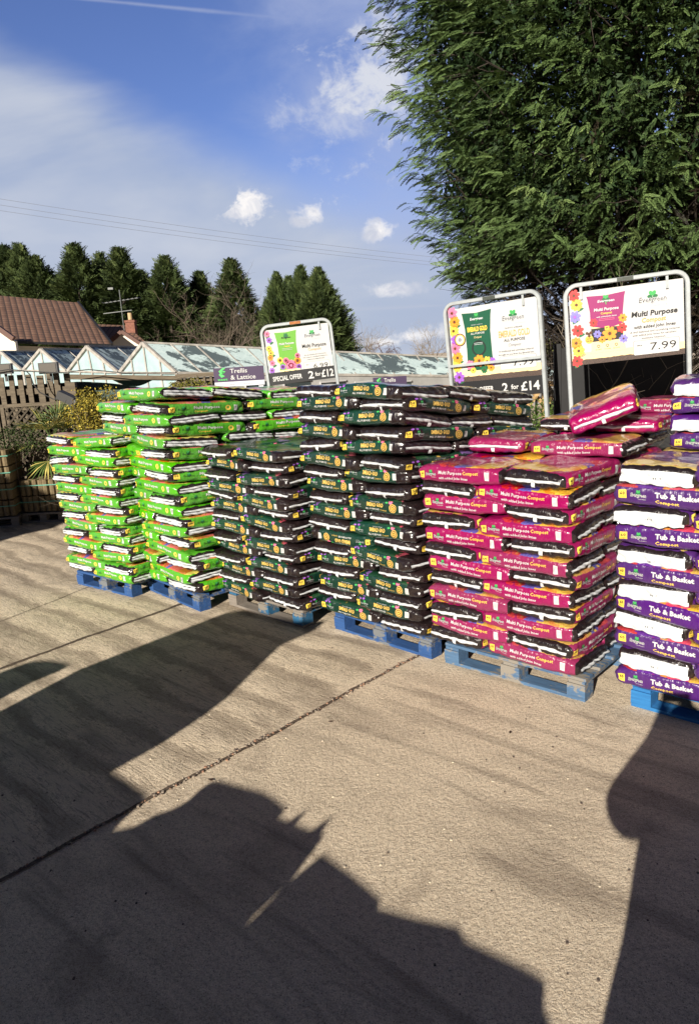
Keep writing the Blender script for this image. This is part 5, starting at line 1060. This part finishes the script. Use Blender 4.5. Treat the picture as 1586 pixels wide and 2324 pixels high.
for k in range(9): e = c2 + Vector((-1.0, 0, 1.5)).lerp(Vector((1.0, .2, 1.7)), k / 8); m.bar(e + Vector((0, -.3, -.0)), e + Vector((.12, .3, .0)), .025, .025)
m.bar(c2 + Vector((-1.1, 0, .9)), c2 + Vector((.6, 0, 1.0)), .04, .04); m.box(c2 + Vector((-.5, 0, 2.3)), (.15, .04, .06)); m.build('aerial', P('aerial_metal', (.16, .17, .17), .5), ch)
# ------------------------------------------------------------------ conifers behind
far_protos = [spray_proto(6, .62, .16, .035, .4, 20 + i) for i in range(3)]
m_con2 = leafmat('cypress_green', (.020, .036, .014), (.10, .14, .045), (.16, .20, .07))
def conifer_mesh(seed, hh, rr, n, top=.12, blunt=1.0):
    rs = np.random.RandomState(seed); z = hh * (1 - rs.uniform(0, 1, n) ** (.62)) ; z = hh * rs.uniform(0.02, 1, n) ** .85; a = rs.uniform(0, 2 * pi, n)
    prof = rr * np.clip((1 - (z / hh) ** (1.7 * blunt)), 0, 1) ** 1.05 + top * (1 - z / hh)
    lump = 1 + .2 * np.sin(3 * a + z * 1.1 + seed) + .16 * np.sin(5 * a - z * 2.3) + .16 * np.sin(z * 4.2 + 3 * a)
    r_ = prof * lump * rs.uniform(.6, 1.08, n) + (rs.rand(n) < .04) * .25; pos = np.stack([r_ * np.cos(a), r_ * np.sin(a), z], 1)
    d_ = unit(np.stack([np.cos(a), np.sin(a), rs.uniform(.1, .9, n) + 2.6 * (z / hh) ** 4], 1) + rs.normal(0, .25, (n, 3))); tone = .42 + .22 * np.sin(4 * a + z * 1.6) + rs.normal(0, .12, n) + .25 * (r_ / (prof * lump + .01) - .85)
    v_, q_, t_ = scatter(far_protos, pos, d_, rs.uniform(.75, 1.4, n) * (1 - .35 * (z / hh) ** 3), tone, rs); return npmesh('crown', v_, q_, m_con2, attr=t_)
CM = [conifer_mesh(31, 10, 2.2, 4600, blunt=.85), conifer_mesh(32, 10, 2.4, 5000, blunt=1.15), conifer_mesh(33, 10, 1.8, 4200, blunt=.75)]
tb = MB(); tb.tube([(0, 0, 0), (0, 0, 5), (.05, 0, 9.2)], .16, 7, taper=.2); TM = tb.mesh('trunk', m_bark)
trees = [(-30, 590, 56, 1, 1.0), (12, 578, 57, 1, 1.1), (45, 572, 56, 0, 1.0), (78, 600, 55, 1, 1.1), (168, 572, 54, 0, 1.15), (130, 640, 60, 1, 1.3), (228, 592, 57, 2, 1.0), (270, 580, 54, 2, 1.25), (248, 640, 60, 1, 1.3), (318, 628, 58, 1, 1.0), (373, 597, 54, 0, 1.0), (345, 660, 62, 1, 1.2), (452, 630, 57, 2, 1.0), (410, 660, 60, 1, 1.1), (524, 604, 53, 2, 1.05), (488, 680, 60, 0, 1.2), (570, 740, 60, 1, 1.0)]
wh = ['at the left edge of the row', 'with a blunt leaning top near the left edge', 'with twin tips right of the leftmost pair', 'sloping down beside the first gap in the row', 'broad and tallest looking, above the big house roof', 'filling the row low behind the broad tallest one', 'narrow, just right of the broad tallest one', 'tall and narrow, above the chimney and aerial', 'low filler behind the tall narrow pair', 'short blunt one right of the chimney', 'pointed, standing alone right of the chimney', 'low filler left of the lone pointed one', 'small headed, left of the bare tree', 'low filler behind the lone pointed one', 'slender spire above the bare tree', 'low filler behind the bare tree', 'low one fading out right of the bare tree']
for i, (px, py, Y, k, ws) in enumerate(trees):
    c = at(px, py, Y); r = empty('conifer_tree', (c.x, c.y, 0), i * 1.3); tag(r, 'distant dark conifer, ' + wh[i], 'tree', 'row of dark conifers behind the house'); s_ = c.z / 10
    for nm_k, me in (('crown', CM[k]), ('trunk', TM)): o = link(nm_k, me, r); o.scale = (ws * 1.28, ws * 1.28, s_ * 1.02)
grp = [(628, 632, 47, 1, .62), (608, 690, 48, 0, .7), (682, 618, 47, 1, .7), (655, 640, 49, 0, .8), (722, 622, 46, 1, .8), (752, 668, 46.5, 0, .62), (700, 690, 45, 1, .9)]
wh2 = ['leftmost pointed tip of the clump', 'low left shoulder of the clump', 'tallest middle tip of the clump', 'between the two left tips of the clump', 'broad right hand tip of the clump', 'sloping right edge of the clump', 'low front of the clump']
for i, (px, py, Y, k, ws) in enumerate(grp):
    c = at(px, py, Y); r = empty('conifer_tree', (c.x, c.y, 0), i * 2.1); tag(r, 'dense conifer behind the small sign, ' + wh2[i], 'tree', 'clump of conifers behind the small sign'); s_ = c.z / 10
    for nm_k, me in (('crown', CM[k]), ('trunk', TM)): o = link(nm_k, me, r); o.scale = (ws, ws, s_ * 1.02)
# bare trees
m_pale2 = P('greyish_twig', (.13, .105, .08), .9, var=.3, scale=8)
c = at(520, 790, 46); twiggy('bare_tree', (c.x, c.y, 0), 6.2, 3, .6, m_pale2, .055, 21, 'bare pale branched tree in front of the conifers, left of the small sign', 'tree', depth=4)
c = at(440, 790, 47); twiggy('bare_tree', (c.x, c.y, 0), 5.5, 3, .6, m_twig, .06, 22, 'smaller bare brown tree beside the lone pointed conifer', 'tree', depth=4)
c = at(575, 780, 44); twiggy('bare_tree', (c.x, c.y, 0), 4.6, 3, .8, m_pale2, .045, 25, 'bare bushy tree half hidden by the left post of the small sign', 'tree', depth=4)
c = at(888, 800, 75); twiggy('weeping_tree', (c.x, c.y, 0), 4.0, 4, .5, P('birch_twig', (.09, .05, .04), .9), .06, 23, 'bare weeping birch on the skyline between the small and middle signs', 'tree', depth=4, droop=.9)
for i, (px, Y, h_, lb) in enumerate(((800, 80, 2.6, 'pale bare hedge tree just right of the conifer clump'), (838, 82, 3.0, 'pale bare hedge tree left of the weeping birch'), (985, 78, 2.8, 'faint bare tree on the skyline touching the middle sign'), (1245, 60, 2.2, 'faint bare tree on the skyline between middle and right signs'))):
    c = at(px, 805, Y); twiggy('bare_tree', (c.x, c.y, 0), max(2.2, h_ + c.z * .9), 6, 1.0, m_pale, .05, 40 + i, lb, 'tree', depth=4, group='bare trees on the skyline')
shrub('hedge', 1262, 800, 32, 1.6, .8, .7, 5000, leafmat('hedge_leaf', (.05, .06, .02), (.2, .2, .06)), 'olive hedge seen between the middle and right signs', 12, .12, stem=False)
# ------------------------------------------------------------------ overhead cables
m_cable = P('cable_grey', (.20, .22, .27), .6)
for i, (y0, y1) in enumerate(((447, 592), (461, 603), (474, 610))):
    a_ = at(-60, y0 - 6, 44); b2 = at(1120, y1 + 4, 60); m = MB(); n = 30; pts = []
    for k in range(n + 1): t_ = k / n; p = a_.lerp(b2, t_); p.z -= .55 * 4 * t_ * (1 - t_) * .5; pts.append(p)
    m.tube(pts, .010, 5); tag(m.build('overhead_cable', m_cable), ('top', 'middle', 'lowest')[i] + ' of the three thin overhead cables crossing the sky', 'cable', 'overhead cables across the sky')

# ------------------------------------------------------------------ unseen behind the viewer: added shadow casters, then the photographer
sv = -travel; ax = Vector((sin(SUN_AZ), cos(SUN_AZ), 0)); pxp = Vector((cos(SUN_AZ), -sin(SUN_AZ), 0))
def cast(px, py, dist):
    """point on an upright plane `dist` metres behind the viewer whose shadow falls on the ground seen at px,py"""
    G = ground(px, py); t_ = (G.dot(ax) + dist) / cos(SUN_EL); p = G + sv * t_; return Vector((p.dot(pxp), p.z))
def slab(name, poly, dist, th, mat, label, cat, extra=()):
    r = empty(name, -ax * dist, -SUN_AZ); tag(r, label, cat); m = MB()
    m.prism([Vector((x, 0, z)) for x, z in poly], (0, -1, 0), th); m.build('caster_panel', mat, r); return r
D1 = 1.9
px_poly = [(0, 1615), (180, 1520), (450, 1415), (515, 1390)]
tip = [(560, 1384), (690, 1412), (742, 1408), (660, 1443), (600, 1500), (520, 1580), (430, 1640), (340, 1690), (235, 1740), (285, 1770), (328, 1799), (335, 1812), (312, 1834), (278, 1862), (262, 1884), (307, 1876), (352, 1850), (400, 1833), (442, 1810), (458, 1789), (484, 1773), (499, 1772), (560, 1788), (598, 1797), (629, 1815), (650, 1836), (642, 1844), (612, 1842), (656, 1864), (704, 1832), (682, 1858), (670, 1869), (709, 1884), (760, 1848), (731, 1882), (735, 1898), (726, 1912), (686, 1949), (655, 1978), (624, 1999), (619, 2022), (588, 2056), (551, 2089), (516, 2124), (562, 2098), (588, 2073), (634, 2026), (655, 2004), (692, 1972), (734, 1938), (800, 1985), (830, 2010), (865, 2040), (860, 2060), (950, 2085), (1040, 2102), (1060, 2135), (1200, 2200), (1237, 2225), (1235, 2290), (1255, 2330), (1262, 2420)]
poly = [cast(x, y, D1) for x, y in px_poly + tip]
poly = [(-9.0, 0.0), (-9.0, cast(-900, 2080, D1).y)] + [(p.x, p.y) for p in poly] + [(poly[-1].x, 0.0)]
m_caster = P('shadow_caster_grey', (.34, .33, .30), .85, var=.1)
slab('shop_front', poly, D1, .25, m_caster, 'unseen cutout added behind the viewer, shaped to cast the long shadow at the left', 'shadow caster')  # added unseen cutout, its outline traced back from the long ground shadow
D2 = 2.6
p2 = [cast(x, y, D2) for x, y in ((-200, 1640), (0, 1588), (52, 1560), (100, 1535), (158, 1511), (150, 1503), (120, 1499), (75, 1500), (0, 1527), (-200, 1590))]
r = slab('added_shadow_board', [(p.x, p.y) for p in p2], D2, .1, m_caster, 'unseen board added behind the viewer to cast the small shadow at the left edge', 'sign')  # added out of view, cut so that its shadow makes the small left patch
p3 = [cast(x, y, 6.0) for x, y in ((-500, 1330), (0, 1229), (70, 1208), (128, 1196), (150, 1184), (232, 1172), (232, 1128), (120, 1120), (-500, 1150))]
r3 = slab('added_shade_board', [(p.x, p.y) for p in p3], 6.0, .1, m_caster, 'unseen board on a post, added behind the viewer to shade the log stacks at the left', 'hoarding')  # added unseen board, there only to keep sun off the log stacks
xs = [p.x for p in p3]; m = MB(); m.box((min(xs) + .05, -.05, 2), (.05, .04, 2)); m.build('pole', m_tube, r3)
xs = [p.x for p in p2]; m = MB(); m.box((min(xs) + .05, -.05, p2[-1].y / 2), (.05, .04, p2[-1].y / 2)); m.build('pole', m_tube, r)

# the photographer, arms raised to the phone
m_coat = P('dark_coat', (.03, .03, .035), .8, var=.2); m_skin = P('skin', (.5, .3, .22), .5); m_jean = P('jeans', (.03, .04, .07), .85, var=.2); m_hair = P('dark_hair', (.02, .014, .01), .6)
def person(loc, rz):
    me = bpy.data.meshes.new('person'); J = {}; ed = []; vs = []; rr = []
    def j(n, p, r_, par=None):
        J[n] = len(vs); vs.append(p); rr.append(r_)
        if par: ed.append((J[par], J[n]))
    j('pelvis', (0, 0, .95), .20); j('waist', (0, 0, 1.10), .19, 'pelvis'); j('chest', (0, -.01, 1.32), .20, 'waist'); j('shoulders', (0, 0, 1.48), .12, 'chest'); j('neck', (0, .01, 1.56), .105, 'shoulders'); j('jaw', (0, .03, 1.66), .075, 'neck'); j('head', (0, .02, 1.75), .10, 'jaw'); j('crown', (0, 0, 1.82), .07, 'head')
    for s_ in (-1, 1):
        n = 'LR'[s_ > 0]; j('hip' + n, (.12 * s_, 0, .84), .125, 'pelvis'); j('knee' + n, (.13 * s_, .02, .50), .08, 'hip' + n); j('ankle' + n, (.13 * s_, 0, .10), .043, 'knee' + n); j('heel' + n, (.13 * s_, -.03, .045), .042, 'ankle' + n); j('toe' + n, (.14 * s_, .19, .03), .032, 'heel' + n)
        j('sh' + n, (.20 * s_, .0, 1.44), .09, 'shoulders'); j('elbow' + n, (.23 * s_, .14, 1.36), .105, 'sh' + n); j('wrist' + n, (.085 * s_, .17, 1.62), .062, 'elbow' + n); j('palm' + n, (.075 * s_, .20, 1.72), .036, 'wrist' + n)
        for f_ in range(4): j('f%d' % f_ + n, (.075 * s_ + .03 * (-s_) * .2, .21, 1.75 + .018 * f_), .010, 'palm' + n); j('g%d' % f_ + n, (.055 * s_, .265 - .01 * (f_ % 2), 1.765 + .02 * f_), .008, 'f%d' % f_ + n)
        j('t' + n, (.06 * s_, .20, 1.76), .011, 'palm' + n); j('u' + n, (.035 * s_, .20, 1.785), .009, 't' + n)
    me.from_pydata(vs, ed, []); o = link('person', me); o.location = loc; o.rotation_euler = (0, 0, rz); o.scale = (1.03, 1.03, 1.03)
    o.modifiers.new('skin', 'SKIN'); sk = me.skin_vertices[0].data if len(me.skin_vertices) else None
    if sk is None:
        bm = bmesh.new(); bm.from_mesh(me); bm.verts.layers.skin.verify(); bm.to_mesh(me); bm.free(); sk = me.skin_vertices[0].data
    for i, r_ in enumerate(rr): sk[i].radius = (r_, r_ * (.72 if i in (J['pelvis'], J['waist'], J['chest'], J['shoulders']) else 1)); sk[i].use_root = i == 0
    o.modifiers.new('sub', 'SUBSURF').levels = 2; o.modifiers['sub'].render_levels = 2
    dg = bpy.context.evaluated_depsgraph_get(); m2 = bpy.data.meshes.new_from_object(o.evaluated_get(dg)); o.modifiers.clear(); o.data = m2
    m2.materials.clear()
    for mt in (m_coat, m_skin, m_jean, m_hair): m2.materials.append(mt)
    for p in m2.polygons:
        z = p.center.z; p.use_smooth = True; wr_ = p.center.y > .18 and z > 1.6
        p.material_index = 2 if .09 < z < .93 else 1 if (z > 1.57 or wr_) else 0
        if z <= .09: p.material_index = 3
    return o
ppl = person((-.14, -.36, 0), R(-12)); tag(ppl, 'photographer standing behind the camera in dark coat, both arms raised to a phone', 'person')
m = MB(); hb, hf = cube_grid(10, 10, 8); hv = unit(hb) * [.105, .12, .10]; keep_v = [(x, y - .02 if z < .02 else y, z) for x, y, z in hv]
m.add([(x, y - .015, 1.775 + z) for x, y, z in keep_v if True], [f for f in hf if not all(hv[i][1] > .02 and hv[i][2] < .05 for i in f)]); m.build('hair', m_hair, ppl, True)
m = MB()
for s_ in (-1, 1): m.box((.035 * s_, .112, 1.745), (.016, .006, .008))
m.build('eyes', M['black'], ppl); m = MB(); m.tube([(0, .115, 1.74), (0, .14, 1.70)], .012, 6); m.build('nose', m_skin, ppl, True)
m = MB(); m.box((0, 0, 0), (.075, .005, .036)); ph = m.build('phone', M['black']); ph.location = (-.085, -.105, 1.86); ph.rotation_euler = (0, 0, R(-12)); tag(ph, 'black phone held up by the photographer', 'phone')
